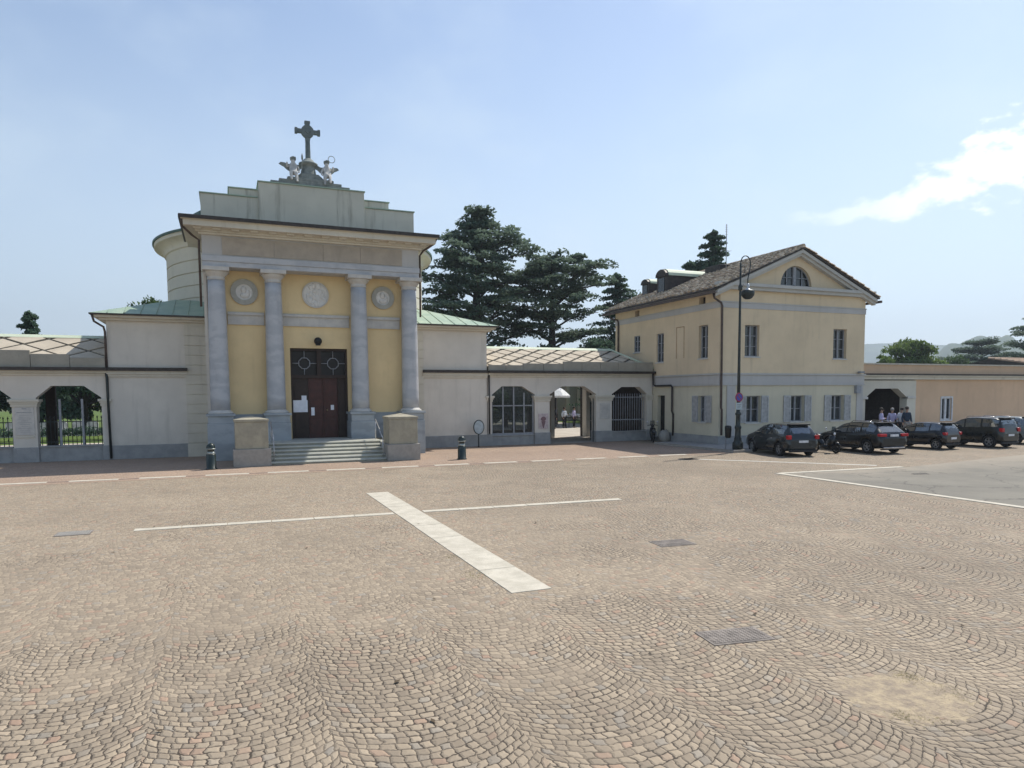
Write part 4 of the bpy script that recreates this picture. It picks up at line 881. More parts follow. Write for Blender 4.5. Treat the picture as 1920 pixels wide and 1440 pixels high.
mb = MB(); mb.tube([(0, 0, -.1), (0, 0, 2.45)], .022, 6); mb.build('mast', M['frame_grey'], an)
mb = MB()
for z, l in ((2.4, .07), (2.28, .09), (2.16, .1), (2.04, .1), (1.9, .08)): mb.tube([(-l, 0, z), (l, 0, z)], .01, 4)
mb.tube([(-.45, -.1, 1.02), (.35, .1, 1.02)], .012, 4); mb.tube([(-.3, .15, 1.0), (-.3, -.25, 1.0)], .008, 4); mb.tube([(.25, .2, 1.0), (.25, -.15, 1.0)], .008, 4); mb.build('aerial', M['frame_grey'], an)

# ------------------------------------------------------------------ orange annex on the right
ax = thing('orange_annex', 'long low orange building right of the yellow house with one dark octagonal archway', 'building', (45, 28, 0))
Y = 28.1
mb = MB()
pts = [(31.9, 0), (31.9, 3.25), (36.3, 3.25), (36.3, 0), (35.6, 0), (35.6, 2.3), (34.85, 2.8), (33.15, 2.8), (32.4, 2.3), (32.4, 0)]
mb.prism(pts, 'y', Y - .06, Y + .4); part(mb, 'arch_wall', M['plaster_cream'], ax)
mb = MB(front(Y)); mb.wall(36.3, 70, 0, 3.3, [(38.5, 39.35, .98, 2.25)], -.4, 0); part(mb, 'wall', M['plaster_orange'], ax)
mb = MB(front(Y)); mb.box(31.95, 70, -.3, -.02, 3.62, 4.12); mb.box(31.95, 47.5, -.6, .06, 4.12, 4.2, 1); part(mb, 'upper_wall', [M['plaster_orange'], M['white_stone']], ax)
mb = MB(front(Y)); mb.box(31.88, 70, -.3, .18, 3.3, 3.46); mb.box(31.88, 70, -.3, .28, 3.46, 3.54); part(mb, 'cornice', M['plaster_cream'], ax, bevel=.01)
mb = MB(front(Y)); mb.box(31.88, 70, -.3, .34, 3.54, 3.62); part(mb, 'gutter', M['gutter'], ax)
mb = MB(); mb.box(35.6, 36.25, Y - .12, Y + .3, 2.22, 2.36); mb.box(31.95, 32.5, Y - .16, Y + .3, 2.22, 2.36); part(mb, 'impost', M['marble_pale'], ax, bevel=.01)
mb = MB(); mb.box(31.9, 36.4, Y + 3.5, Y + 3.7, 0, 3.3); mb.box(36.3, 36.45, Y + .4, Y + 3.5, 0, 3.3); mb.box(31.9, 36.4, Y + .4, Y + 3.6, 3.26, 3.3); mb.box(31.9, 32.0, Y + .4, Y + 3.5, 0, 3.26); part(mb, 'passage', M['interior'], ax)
mb = MB(); mb.box(33.2, 33.9, Y + 3.42, Y + 3.49, 0, 2.1, 0); mb.box(34.2, 35.8, Y + 3.4, Y + 3.49, .0, 2.5, 1); part(mb, 'inner_door', [M['wood_red'], M['frame_grey']], ax)
mb = MB(front(Y)); mb.box(38.42, 38.5, 0, .04, .9, 2.33); mb.box(39.35, 39.43, 0, .04, .9, 2.33); mb.box(38.5, 39.35, 0, .04, 2.25, 2.33); mb.box(38.5, 39.35, 0, .06, .9, .98)
mb.box(38.5, 38.56, -.12, -.06, .98, 2.25); mb.box(39.29, 39.35, -.12, -.06, .98, 2.25); mb.box(38.84, 38.99, -.12, -.04, .98, 2.25); mb.box(38.56, 39.29, -.12, -.06, 2.19, 2.25); mb.box(38.56, 39.29, -.12, -.06, .98, 1.04)
wd_ = part(mb, 'window', M['frame_white'], ax); mb = MB(front(Y)); mb.box(38.5, 39.35, -.18, -.15, .98, 2.25); part(mb, 'pane', M['glass'], wd_)
mb = MB(); mb.prism([(Y - .1, 4.23), (Y + 3, 4.75), (Y + 6.2, 4.15), (Y + 6.2, 4.0), (Y - .1, 4.1)], 'x', 47.0, 70, 0); mb.prism([(Y + .3, 4.13), (Y + 3, 4.35), (Y + 6.2, 4.1), (Y + 6.2, 3.4), (Y + .3, 3.7)], 'x', 32.0, 47.0, 0)
rfa = part(mb, 'roof', M['roof_gap'], ax)
mb = MB(); rnd = random.Random(5)
for i in range(88):
    xx = 47.1 + i * .26; q = 0
    for kk in range(8):
        y0 = Y - .16 + kk * .4; z0 = 4.26 + (y0 - Y + .1) * .168; mb.tube([(xx + rnd.uniform(-.02, .02), y0, z0 + .03), (xx, y0 + .44, z0 + .44 * .168 + .01)], [.1, .08], 6)
part(mb, 'roof_tiles', M['tiles_sunlit'], rfa)

# ------------------------------------------------------------------ street furniture
lp = thing('street_lamp', 'tall dark iron street lamp with scrolled top arm by the yellow house corner', 'street lamp', (20.97, 24.75, .11))
mb = MB(); mb.lathe(0, 0, [(.23, 0), (.23, .3), (.19, .34), (.16, .42), (.16, .5), (.13, .55), (.12, .9), (.145, .95), (.145, 1.02), (.105, 1.08), (.095, 1.5), (.13, 1.55), (.13, 1.6), (.09, 1.66), (.08, 1.86)], 16); mb.build('base', M['iron'], lp)
mb = MB(); mb.lathe(0, 0, [(.075, 1.86), (.062, 3.8), (.048, 6.9), (.045, 6.95), (.085, 6.98), (.09, 7.1), (.07, 7.18), (.04, 7.23), (.042, 8.1), (.03, 8.15)], 12); mb.build('pole', M['iron'], lp)
mb = MB(); arcp = [(.27 + .27 * math.cos(a), 0, 8.1 + .36 * math.sin(a)) for a in [PI - PI * 1.12 * i / 16 for i in range(17)]]
mb.tube([(0, 0, 7.9)] + arcp + [(.47, 0, 7.75), (.4, 0, 7.45), (.42, 0, 7.2)], .024, 6); mb.tube([(0, 0, 7.55), (.12, 0, 7.6), (.22, 0, 7.75), (.24, 0, 7.95), (.14, 0, 8.05), (.06, 0, 7.98)], .014, 6); mb.tube([(.02, 0, 7.1), (.12, 0, 7.12), (.16, 0, 7.25)], .015, 6); mb.build('arm', M['iron'], lp)
mb = MB(); mb.lathe(.42, 0, [(.02, 7.28), (.06, 7.24), (.07, 7.12), (.05, 7.08), (.1, 7.03), (.24, 6.97)], 20); lamp_ = mb.build('lamp_head', metal('zinc', (.5, .52, .54), .4, .3), lp)
mb = MB(); mb.lathe(.42, 0, [(.26, 6.98), (.29, 6.9), (.27, 6.76), (.18, 6.64), (.1, 6.6)], 24); mb.build('lamp_shade', M['iron'], lamp_)
sg_ = thing('no_parking_sign', 'round blue no-parking sign with red ring above a white plate', 'road sign', (20.86, 24.58, 0))
M['sign_blue'] = plain('sign_blue', (.06, .07, .34), .4, .05); M['sign_red'] = plain('sign_red', (.3, .03, .07), .4, .05)
n = 32
mb = MB(); mb.prism([(.2 * math.cos(2 * PI * i / n), 2.42 + .2 * math.sin(2 * PI * i / n)) for i in range(n)], 'y', -.012, .012); mb.build('disc', M['sign_red'], sg_)
mb = MB(); mb.prism([(.15 * math.cos(2 * PI * i / n), 2.42 + .15 * math.sin(2 * PI * i / n)) for i in range(n)], 'y', -.018, -.0125); mb.build('blue_field', M['sign_blue'], sg_)
mb = MB(); mb.prism([(-.12, 2.51), (-.09, 2.54), (.12, 2.33), (.09, 2.30)], 'y', -.023, -.0185); mb.build('slash', M['sign_red'], sg_)
mb = MB(); mb.box(-.16, .16, -.012, .012, 1.88, 2.18); mb.build('plate', plain('plate_white', (.42, .48, .5), .5, .05), sg_, bevel=.004)
mb = MB()
for i, z in enumerate((2.1, 2.03, 1.96)): mb.box(-.11, .11 - .04 * i, -.016, -.0125, z - .012, z + .012)
mb.build('plate_text', plain('plate_ink', (.2, .22, .24)), sg_)
mb = MB(); mb.box(-.02, .16, .014, .06, 2.4, 2.44); mb.box(-.02, .16, .014, .06, 2.0, 2.04); mb.build('bracket', M['iron'], sg_)
bn = thing('litter_bin', 'small black litter bin on a thin post against the corner of the yellow house', 'litter bin', (20.72, 25.1, .11))
mb = MB(); mb.lathe(0, 0, [(.0, .5), (.1, .5), (.13, .56), (.15, .95), (.15, 1.0), (.11, 1.05), (.0, 1.06)], 16, cap=False); mb.build('bin', M['black'], bn)
mb = MB(); mb.tube([(0, .15, 0), (0, .15, .95)], .025, 8); mb.box(-.03, .03, .09, .15, .7, .76); mb.build('post', M['frame_grey'], bn)
# bollards
bl = None
for (x, y, lab) in ((-.5, 27.12, 'dark green bollard with a domed head left of the steps, in the shade'), (8.82, 26.82, 'dark green bollard with a domed head on the sunlit reddish paving right of the steps')):
    if bl is None:
        bl = thing('bollard', lab, 'bollard', (x, y, 0), 0, 'cast iron bollards on the forecourt'); M['bollard'] = paint('bollard_green', (.012, .022, .018), .3)
        mb = MB(); mb.lathe(0, 0, [(.2, 0), (.2, .04), (.17, .05), (.165, .52), (.15, .56)], 20); mb.build('base', M['bollard'], bl)
        mb = MB(); mb.lathe(0, 0, [(.15, .56), (.125, .6), (.12, .64)], 20); mb.build('collar', metal('worn_metal', (.35, .38, .36), .35, .4), bl)
        mb = MB(); mb.lathe(0, 0, [(.12, .64), (.11, .7), (.15, .73), (.155, .78), (.14, .86), (.08, .93), (.0, .955)], 20, cap=False); mb.build('head', M['bollard'], bl)
        mb = MB(); mb.lathe(0, 0, [(.152, .725), (.162, .735), (.162, .752), (.152, .76)], 20); mb.build('ring', metal('worn_metal', (.35, .38, .36), .35, .4), bl)
    else: c_ = copy_tree(bl); c_.location = (x, y, 0); c_['label'] = lab
# oval sign on short post near the arcade
ov = thing('oval_sign', 'grey-blue oval sign with dark rim on a short post against the wing plinth', 'sign', (11.65, 32.7, 0))
n = 28
mb = MB(); mb.prism([(.29 * math.cos(2 * PI * i / n), 1.0 + .37 * math.sin(2 * PI * i / n)) for i in range(n)], 'y', -.02, .02); mb.build('rim', M['iron'], ov, bevel=.006)
mb = MB(); mb.prism([(.245 * math.cos(2 * PI * i / n), 1.0 + .325 * math.sin(2 * PI * i / n)) for i in range(n)], 'y', -.028, -.0205); mb.build('panel', plain('oval_panel', (.36, .42, .45), .35), ov)
mb = MB(); mb.tube([(0, .03, 0), (0, .03, .75)], .03, 8); mb.build('post', M['iron'], ov)
# boulder by the side door
bo = MB(); bo.ball((0, 0, .2), .34, .26, .3, 16); b_ = bo.build('stone_boulder', M['block_base']); rr = random.Random(2)
for v in b_.data.vertices: v.co *= 1 + rr.uniform(-.09, .09); v.co.z = max(v.co.z, 0)
b_.location = (21.9, 31.7, 0); b_.scale = (1, 1, 1.3); tagp(b_, 'squat dark boulder at the foot of the side door of the yellow house', 'boulder')
# covers, patches, litter
def cover(name, label, x, y, sx, sy, rz, mat, grid_=True):
    t = thing(name, label, 'manhole cover', (x, y, 0), rz); mb = MB(); mb.box(-sx / 2 - .03, sx / 2 + .03, -sy / 2 - .03, sy / 2 + .03, -.04, .008); mb.build('frame', M['cast'], t)
    mb = MB(); mb.box(-sx / 2, sx / 2, -sy / 2, sy / 2, -.03, .011)
    nx = int(sx / .045); ny = int(sy / .045)
    for i in range(nx):
        for j in range(ny): mb.box(-sx / 2 + (i + .25) * sx / nx, -sx / 2 + (i + .75) * sx / nx, -sy / 2 + (j + .25) * sy / ny, -sy / 2 + (j + .75) * sy / ny, .011, .015)
    mb.build('lid', mat, t); return t
M['cast'] = metal('worn_cast_iron', (.22, .19, .165), .8, .0)
cover('manhole_cover', 'rectangular worn metal cover set in the cobbles in the right foreground', 4.98, 5.88, .66, .36, R(-8), M['cast'])
cover('manhole_cover', 'small flat metal cover in the middle of the square, right of the white band', 7.15, 10.07, .62, .42, R(-5), M['cast'])
cover('manhole_cover', 'small dark cover beside the kerb dashes near the house shadow', 17.0, 22.9, .6, .5, 0, M['black'])
cover('manhole_cover', 'faint metal cover at the left of the square, left of the thin white line', -2.75, 15.45, .55, .4, 0, M['block_base'])
cover('drain_cover', 'small dark elongated drain slot in the pale asphalt near the right edge', 20.33, 15.46, .5, .14, R(-20), M['black'])
sand = NT('sandy_patch', .95, .1); sn = sand.noise(5, 6, .65); sand.col(sand.mix(sand.sm(sn, .35, .65), (.40, .325, .22), (.29, .235, .175))); sand.bump(sand.noise(18, 5), .6, .02)
rr = random.Random(8)
def blob(name, label, cat, cx, cy, rx, ry, z, mat, rough_=.18, n=40, kind=None, rot=0):
    ph = [rr.uniform(0, 6.28) for _ in range(4)]; pts = []
    for i in range(n):
        a = 2 * PI * i / n; k_ = 1 + rough_ * (math.sin(2 * a + ph[0]) * .5 + math.sin(3 * a + ph[1]) * .5 + math.sin(5 * a + ph[2]) * .4 + math.sin(9 * a + ph[3]) * .3)
        u, v = rx * k_ * math.cos(a), ry * k_ * math.sin(a); pts.append((cx + u * math.cos(rot) - v * math.sin(rot), cy + u * math.sin(rot) + v * math.cos(rot)))
    mb = MB(); A = [mb.P((p[0], p[1], .0)) for p in pts]; Bq = [mb.P((cx + (p[0] - cx) * .8, cy + (p[1] - cy) * .8, z)) for p in pts]; mb.F(Bq)
    for i in range(n): mb.F((A[i], A[(i + 1) % n], Bq[(i + 1) % n], Bq[i]))
    o = mb.build(name, mat); o['kind'] = kind or 'structure'; return o
rr2 = random.Random(12)
wm_ = leafmat('weed_leaf', (.11, .12, .03), (.2, .19, .05))
wd = MB()
for cx, cy, n_, sp in ((5.72, 4.4, 220, .07), (4.95, 3.85, 160, .07), (5.75, 3.95, 160, .12), (5.1, 3.7, 120, .12), (6.15, 3.85, 90, .2), (3.3, 9.4, 220, .14), (3.32, 10.6, 120, .12), (5.7, 4.3, 60, .1)):
    for i in range(n_):
        x = rr2.gauss(cx, sp * .8); y = rr2.gauss(cy, sp); a = rr2.uniform(0, 6.28); h = rr2.uniform(.006, .022); l = rr2.uniform(.008, .02)
        wd.F((wd.P((x, y, .0)), wd.P((x + .005, y + .003, 0)), wd.P((x + l * math.cos(a), y + l * math.sin(a), h))))
o = wd.build('weeds', wm_, None, weld=False); o['kind'] = 'stuff'; o['label'] = 'low weeds growing in the joints between cobbles'

# ------------------------------------------------------------------ cars
M['tyre'] = plain('tyre_rubber', (.018, .018, .019), .85)
M['lamp_red'] = plain('tail_lamp', (.42, .015, .02), .2); M['chrome'] = metal('chrome', (.5, .5, .52), .2, .9)
M['plate'] = plain('number_plate', (.62, .64, .68), .4); M['headlight'] = plain('headlamp', (.6, .62, .66), .15); M['trim'] = plain('black_trim', (.02, .02, .022), .6)
M['car_glass'] = glass('car_glass', (.04, .05, .06), .03, tr=.3); M['car_glass'].node_tree.nodes['Principled BSDF'].inputs['IOR'].default_value = 2.3; M['car_glass'].node_tree.nodes['Principled BSDF'].inputs['Specular IOR Level'].default_value = .9; M['seat'] = plain('car_seat', (.05, .05, .055), .8)
def lerp(a, b, t): return a + (b - a) * t
def interp(tab, x):
    for (x0, *a), (x1, *b) in zip(tab, tab[1:]):
        if x <= x1:
            t = (x - x0) / (x1 - x0); t = max(0, min(1, t)); return [lerp(p, q, t) for p, q in zip(a, b)]
    return list(tab[-1][1:])
def make_car(label, loc, heading, paintm, prof, L, W, wb, rear_o, wr, glass_side, spoiler=False, lampz=(.78, .98), lampw=.28, rails=False, skid=None, plate_z=.62, S=.83, wide_lamp=False):
    """local: x to the right of the car, y forward, origin = rear axle centre. prof rows: (y, z_bottom, z_belt, z_top, half width at the belt, half width of roof)"""
    t = thing('parked_car', label, 'car', loc, heading, 'dark cars parked in a row'); t.scale = (S, S, S)
    ys = []
    y = prof[0][0]
    while y < prof[-1][0] - .01: ys.append(y); y += .1
    ys.append(prof[-1][0]); mb = MB(); rings = []
    def sec(y):
        zb, zl_, zt_, hw, rw = interp(prof, y); zm = lerp(zb, zl_, .55)
        return [(0, zb), (hw * .8, zb), (hw * .95, zb + .06), (hw * 1.0, zb + .16), (hw * 1.02, zm), (hw * 1.0, lerp(zm, zl_, .7)), (hw * .955, zl_), (lerp(hw * .955, rw, .55), lerp(zl_, zt_, .6)), (rw, lerp(zl_, zt_, .93)), (rw * .8, lerp(zl_, zt_, .99)), (0, zt_ + .015)]
    for y in ys:
        s_ = sec(y); rings.append([mb.P((x, y, z)) for x, z in s_] + [mb.P((-x, y, z)) for x, z in s_[-2:0:-1]])
    k_ = len(rings[0])
    for A, B_ in zip(rings, rings[1:]):
        for i in range(k_): j = (i + 1) % k_; mb.F((A[i], A[j], B_[j], B_[i]), 0, True)
    mb.F(rings[0][::-1], 0); mb.F(rings[-1], 0)
    body = mb.build('body', [paintm, M['trim']], t)
    # wheel wells
    cut = MB()
    for yw in (0, wb):
        for s_ in (-1, 1):
            r_ = wr + .055; A = []; B_ = []
            for i in range(28): a = 2 * PI * i / 28; A.append(cut.P((s_ * (W / 2 - .3), yw + r_ * math.cos(a), wr + .01 + r_ * math.sin(a)))); B_.append(cut.P((s_ * (W / 2 + .2), yw + r_ * math.cos(a), wr + .01 + r_ * math.sin(a))))
            cut.F(A[::-1] if s_ > 0 else A, 0); cut.F(B_ if s_ > 0 else B_[::-1], 0)
            for i in range(28): cut.F((A[i], A[(i + 1) % 28], B_[(i + 1) % 28], B_[i]) if s_ > 0 else (A[(i + 1) % 28], A[i], B_[i], B_[(i + 1) % 28]), 0)
    co = cut.build('cutter', M['trim']); bo_ = body.modifiers.new('b', 'BOOLEAN'); bo_.object = co; bo_.operation = 'DIFFERENCE'; bo_.solver = 'EXACT'
    try: bo_.material_mode = 'TRANSFER'
    except Exception: pass
    body.parent = None; bake(body); body.data.name = 'body'; bpy.data.objects.remove(co); body.parent = t
    # glass: patches lifted off the greenhouse
    def patch(name, cells, mat, off=.006, par=body):
        g = MB()
        for (y0, y1, s_, f0, f1) in cells:
            n_ = max(1, int((y1 - y0) / .12)); prev = None
            for i in range(n_ + 1):
                y = lerp(y0, y1, i / n_); zb, zl_, zt_, hw, rw = interp(prof, y); a = lerp(0, 1, 0)
                row = []
                for f in (f0, (f0 + f1) / 2, f1):
                    p = [(0, hw * .955, zl_), (.6, lerp(hw * .955, rw, .55), lerp(zl_, zt_, .6)), (.93, rw, lerp(zl_, zt_, .93))]
                    if f < .6: q = f / .6; x = lerp(p[0][1], p[1][1], q); z = lerp(p[0][2], p[1][2], q)
                    else: q = (f - .6) / .33; x = lerp(p[1][1], p[2][1], q); z = lerp(p[1][2], p[2][2], q)
                    row.append(g.P((s_ * (x + off), y, z)))
                if prev:
                    for q in range(2): g.F((prev[q], row[q], row[q + 1], prev[q + 1]), 0)
                prev = row
        return g.build(name, mat, par)
    for (y0, y1, f0, f1) in glass_side:
        for s_ in (-1, 1): patch('side_window', [(y0, y1, s_, f0, f1)], M['car_glass'])
    # rear and front screens follow the slope between given stations
    def screen(name, ya, yb, fa, fb, mat, off):
        g = MB(); n_ = 6; prev = None
        for i in range(n_ + 1):
            y = lerp(ya, yb, i / n_); zb, zl_, zt_, hw, rw = interp(prof, y); row = []
            for q in range(7): u = lerp(-1, 1, q / 6) * .86; zz = zt_ + .015 - .03 * u * u; row.append(g.P((u * rw, y + off * .6, zz + abs(off))))
            if prev:
                for q in range(6): g.F((prev[q], prev[q + 1], row[q + 1], row[q]), 0, True)
            prev = row
        return g.build(name, mat, body)
    fr = glass_side[0]
    return t, body, screen, patch
def wheels(t, W, wb, wr, rimc='rim'):
    rm = metal('alloy_rim', (.3, .31, .32), .35, .5)
    for yw in (0, wb):
        for s_ in (-1, 1):
            xo = s_ * (W / 2 - .02); xi = s_ * (W / 2 - .23)
            pr_ = [(wr * .62, xi), (wr * .94, xi), (wr, lerp(xi, xo, .15)), (wr, lerp(xi, xo, .85)), (wr * .93, xo), (wr * .66, xo), (wr * .64, lerp(xo, xi, .12))]
            mb = MB(); n_ = 28; rings = []
            for r_, x in pr_: rings.append([mb.P((x, yw + r_ * math.cos(2 * PI * i / n_), wr + r_ * math.sin(2 * PI * i / n_))) for i in range(n_)])
            for A, B_ in zip(rings, rings[1:]):
                for i in range(n_): j = (i + 1) % n_; mb.F((A[i], A[j], B_[j], B_[i]), 0, True)
            mb.F(rings[0], 0); wl = mb.build('wheel', M['tyre'], t)
            mb = MB(); xx = lerp(xo, xi, .1)
            def disc(r_, x): return [mb.P((x, yw + r_ * math.cos(2 * PI * i / n_), wr + r_ * math.sin(2 * PI * i / n_))) for i in range(n_)]
            a = disc(wr * .65, xx); b = disc(wr * .56, xx); c_ = disc(wr * .56, lerp(xo, xi, .35))
            for i in range(n_): j = (i + 1) % n_; mb.F((a[i], a[j], b[j], b[i])); mb.F((b[i], b[j], c_[j], c_[i]))
            for q in range(5):
                an_ = 2 * PI * q / 5 + .3; d = Vector((0, math.cos(an_), math.sin(an_))); e = Vector((0, -math.sin(an_), math.cos(an_))); O = Vector((xx, yw, wr))
                p = [O + d * wr * .1 + e * wr * .09, O + d * wr * .58 + e * wr * .06, O + d * wr * .58 - e * wr * .06, O + d * wr * .1 - e * wr * .09]; th = Vector((-s_ * .03, 0, 0))
                A = [mb.P(v) for v in p]; B_ = [mb.P(v + th) for v in p]; mb.F(A); mb.F(B_)
                for i in range(4): mb.F((A[i], A[(i + 1) % 4], B_[(i + 1) % 4], B_[i]))
            h0 = disc(wr * .14, xx + s_ * .004); mb.F(h0); mb.build('rim', rm, wl)
            mb = MB(); A = disc(wr * .56, lerp(xo, xi, .36)); mb.F(A); mb.build('brake', M['trim'], wl)
def rear_bits(t, body, yr, hw, lz0, lz1, lw, plate_z, bz=.35, skid=None, lamp_mat=None, tilt=0, plate_w=.5, lampshape='box'):
    for s_ in (-1, 1):
        mb = MB(); a, b = s_ * (hw - lw), s_ * (hw + .012); x0, x1 = min(a, b), max(a, b)
        mb.box(x0, x1, yr - .03 + tilt, yr + .18 + tilt, lz0, lz1); mb.build('tail_light', M['lamp_red'], body, bevel=.03)
    mb = MB(); mb.box(-plate_w / 2, plate_w / 2, yr - .035, yr - .0, plate_z - .055, plate_z + .055); mb.build('number_plate', M['plate'], body, bevel=.004)
    if skid:
        mb = MB(); mb.box(-hw * .75, hw * .75, yr - .04, yr + .1, bz - .06, bz + .02); mb.build('bumper_trim', M['chrome'], body, bevel=.015)
    mb = MB(); mb.box(-hw * .88, hw * .88, yr - .028, yr + .1, bz - .12, bz - .065 if skid else bz); mb.build('lower_bumper', M['trim'], body, bevel=.02)
def mirrors(body, y, hw, z, mat):
    for s_ in (-1, 1):
        mb = MB(); mb.box(min(s_ * (hw - .03), s_ * (hw + .2)), max(s_ * (hw - .03), s_ * (hw + .2)), y - .05, y + .06, z, z + .13); mb.build('mirror', mat, body, bevel=.03)
def interior(t, W, y0, y1, z):
    mb = MB()
    for yy in (y0, y1):
        for x in (-.36, .36): mb.box(x - .22, x + .22, yy, yy + .16, .4, z + .25); mb.box(x - .12, x + .12, yy + .02, yy + .1, z + .25, z + .45)
    return mb.build('seat', M['seat'], t, bevel=.04)
P_grey = paint('car_dark_grey', (.014, .019, .022)); P_black = paint('car_black', (.003, .005, .007)); P_blue = paint('car_black_blue', (.003, .005, .010)); P_green = paint('car_dark_green_grey', (.006, .009, .009)); P_pale = paint('car_pale_grey', (.17, .2, .21))
# rows: (y, z_bottom, z_belt, z_top, half width, roof half width)
def hatch(L, H, wb, ro, hw, belt=.95, hood=.95, rear_belt=.98, rw=.58, wsx=.95, rake=.35, boxy=0):
    """generic hatchback or crossover; y=0 rear axle"""
    yr = -ro; yf = L - ro
    return [(yr, .42, .62, .80, hw * .80, hw * .74), (yr + .05, .34, .80, 1.0, hw * .90, hw * .80), (yr + .12, .30, rear_belt, 1.08 + boxy * .15, hw * .94, hw * .80), (yr + rake, .26, rear_belt, H - .10, hw * .98, rw + .0),
            (yr + rake + .3, .25, rear_belt, H - .02, hw, rw + .03), (yr + L * .38, .25, belt, H, hw, rw + .05), (yr + L * .50, .25, belt, H - .02, hw, rw + .04),
            (yf - wsx - .85, .25, belt - .02, H - .12, hw, rw + .05), (yf - wsx - .12, .25, belt - .03, hood + .1, hw, rw + .12), (yf - wsx + .05, .25, hood - .04, hood + .04, hw, hw * .8),
            (yf - .35, .27, hood - .12, hood - .06, hw * .95, hw * .76), (yf - .1, .3, hood - .25, hood - .18, hw * .86, hw * .7), (yf, .38, hood - .36, hood - .3, hw * .72, hw * .6)]
def car(label, loc, h, mat, L, H, W, wb, ro, wr, sides, **k_):
    pf = hatch(L, H, wb, ro, W / 2, **{a: b for a, b in k_.items() if a in ('belt', 'hood', 'rear_belt', 'rw', 'wsx', 'rake', 'boxy')})
    t, body, screen, patch = make_car(label, loc, R(-h), mat, pf, L, W, wb, ro, wr, sides)
    rk = k_.get('rake', .35)
    screen('rear_window', -ro + .15, -ro + rk + .06, 0, 0, M['car_glass'], .006)
    yf = L - ro; ws = k_.get('wsx', .95); screen('windscreen', yf - ws - .8, yf - ws - .16, 0, 0, M['car_glass'], .006)
    wheels(t, W, wb, wr); rear_bits(t, body, -ro + .02, W / 2 * .93, *k_.get('lamps', (.78, .98, .26)), k_.get('plate_z', .7), skid=k_.get('skid'), plate_w=.5)
    mirrors(body, yf - ws - .75, W / 2 * .96, k_.get('belt', .95) + .01, mat); interior(body, W, .35, 1.35, .75)
    for s_ in (-1, 1):
        mb = MB(); mb.box(min(s_ * W * .26, s_ * W * .42), max(s_ * W * .26, s_ * W * .42), yf - .2, yf - .06, k_.get('hood', .95) - .33, k_.get('hood', .95) - .2); mb.build('headlight', M['headlight'], body, bevel=.03)
    mb = MB(); hz = k_.get('belt', .95) - .14
    for s_ in (-1, 1):
        for yy in (.55, 1.45): mb.box(s_ * W / 2 * 1.005 - .015, s_ * W / 2 * 1.005 + .02, yy, yy + .17, hz, hz + .03)
    mb.build('door_handle', M['chrome'] if k_.get('chrome') else mat, body, bevel=.006)
    if k_.get('spoiler', True):
        mb = MB(); mb.box(-W * .3, W * .3, -ro + rk - .13, -ro + rk + .2, H - .06, H + .005); mb.build('spoiler', M['trim'], body, bevel=.02)
    if k_.get('rails'):
        for s_ in (-1, 1):
            mb = MB(); mb.tube([(s_ * (k_.get('rw', .58) - .02), -ro + rk + .2, H - .03), (s_ * k_.get('rw', .58), -ro + rk + .3, H + .05), (s_ * k_.get('rw', .58), 1.25, H + .05), (s_ * k_.get('rw', .58), 1.38, H - .02)], .018, 6); mb.build('roof_rail', M['chrome'], body)
    # black sill trim and wheel arch trims
    mb = MB()
    for s_ in (-1, 1): mb.box(min(s_ * (W / 2 - .05), s_ * (W / 2 + .006)), max(s_ * (W / 2 - .05), s_ * (W / 2 + .006)), .5, wb - .5, .24, .34)
    mb.build('sill', M['trim'], body, bevel=.01)
    return t
car1 = car('dark grey rounded hatchback nearest the lamp post, leftmost car of the row', (21.78, 22.25, 0), 12, P_grey, 4.2, 1.6, 1.8, 2.57, .78, .335, [(-.35, .5, .12, .9), (.58, 1.38, .08, .9), (1.46, 2.05, .08, .82)], belt=1.0, hood=1.02, rear_belt=1.05, rw=.6, rake=.42, wsx=.8, lamps=(.86, 1.06, .2), plate_z=.75, chrome=True)
car2 = car('black crossover with roof rails, second car from the left, glowing red tail light', (25.95, 21.6, 0), 6, P_black, 4.55, 1.6, 1.88, 2.7, .85, .355, [(-.4, .45, .15, .88), (.55, 1.4, .08, .9), (1.48, 2.2, .08, .82)], belt=1.0, hood=1.0, rear_belt=1.06, rw=.62, rake=.62, wsx=.95, lamps=(.9, 1.04, .42), plate_z=.95, skid=True, rails=True)
car3 = car('small black city car between the two black crossovers', (30.2, 21.85, 0), -6, P_blue, 3.5, 1.46, 1.62, 2.34, .52, .29, [(-.2, .35, .15, .88), (.42, 1.15, .08, .9), (1.22, 1.75, .08, .82)], belt=.93, hood=.93, rear_belt=.98, rw=.54, rake=.3, wsx=.62, lamps=(.8, .95, .2), plate_z=.62)
car4 = car('boxy dark green-grey off-roader near the right edge, fourth car of the row', (33.3, 21.45, 0), -1, P_green, 4.0, 1.68, 1.68, 2.45, .7, .35, [(-.45, .4, .15, .88), (.5, 1.35, .08, .9), (1.43, 2.1, .08, .85)], belt=1.08, hood=1.08, rear_belt=1.1, rw=.68, rake=.25, wsx=.82, lamps=(.9, 1.12, .2), plate_z=.72, rails=True, boxy=1)
car5 = car('pale grey-blue car cut off by the right edge of the photo', (36.75, 22.4, 0), -2, P_pale, 4.4, 1.62, 1.82, 2.6, .8, .34, [(-.4, .45, .15, .88), (.55, 1.4, .08, .9), (1.48, 2.2, .08, .82)], belt=1.0, hood=1.0, rear_belt=1.05, rw=.6, rake=.5, wsx=.9, lamps=(.9, 1.04, .3), plate_z=.8)

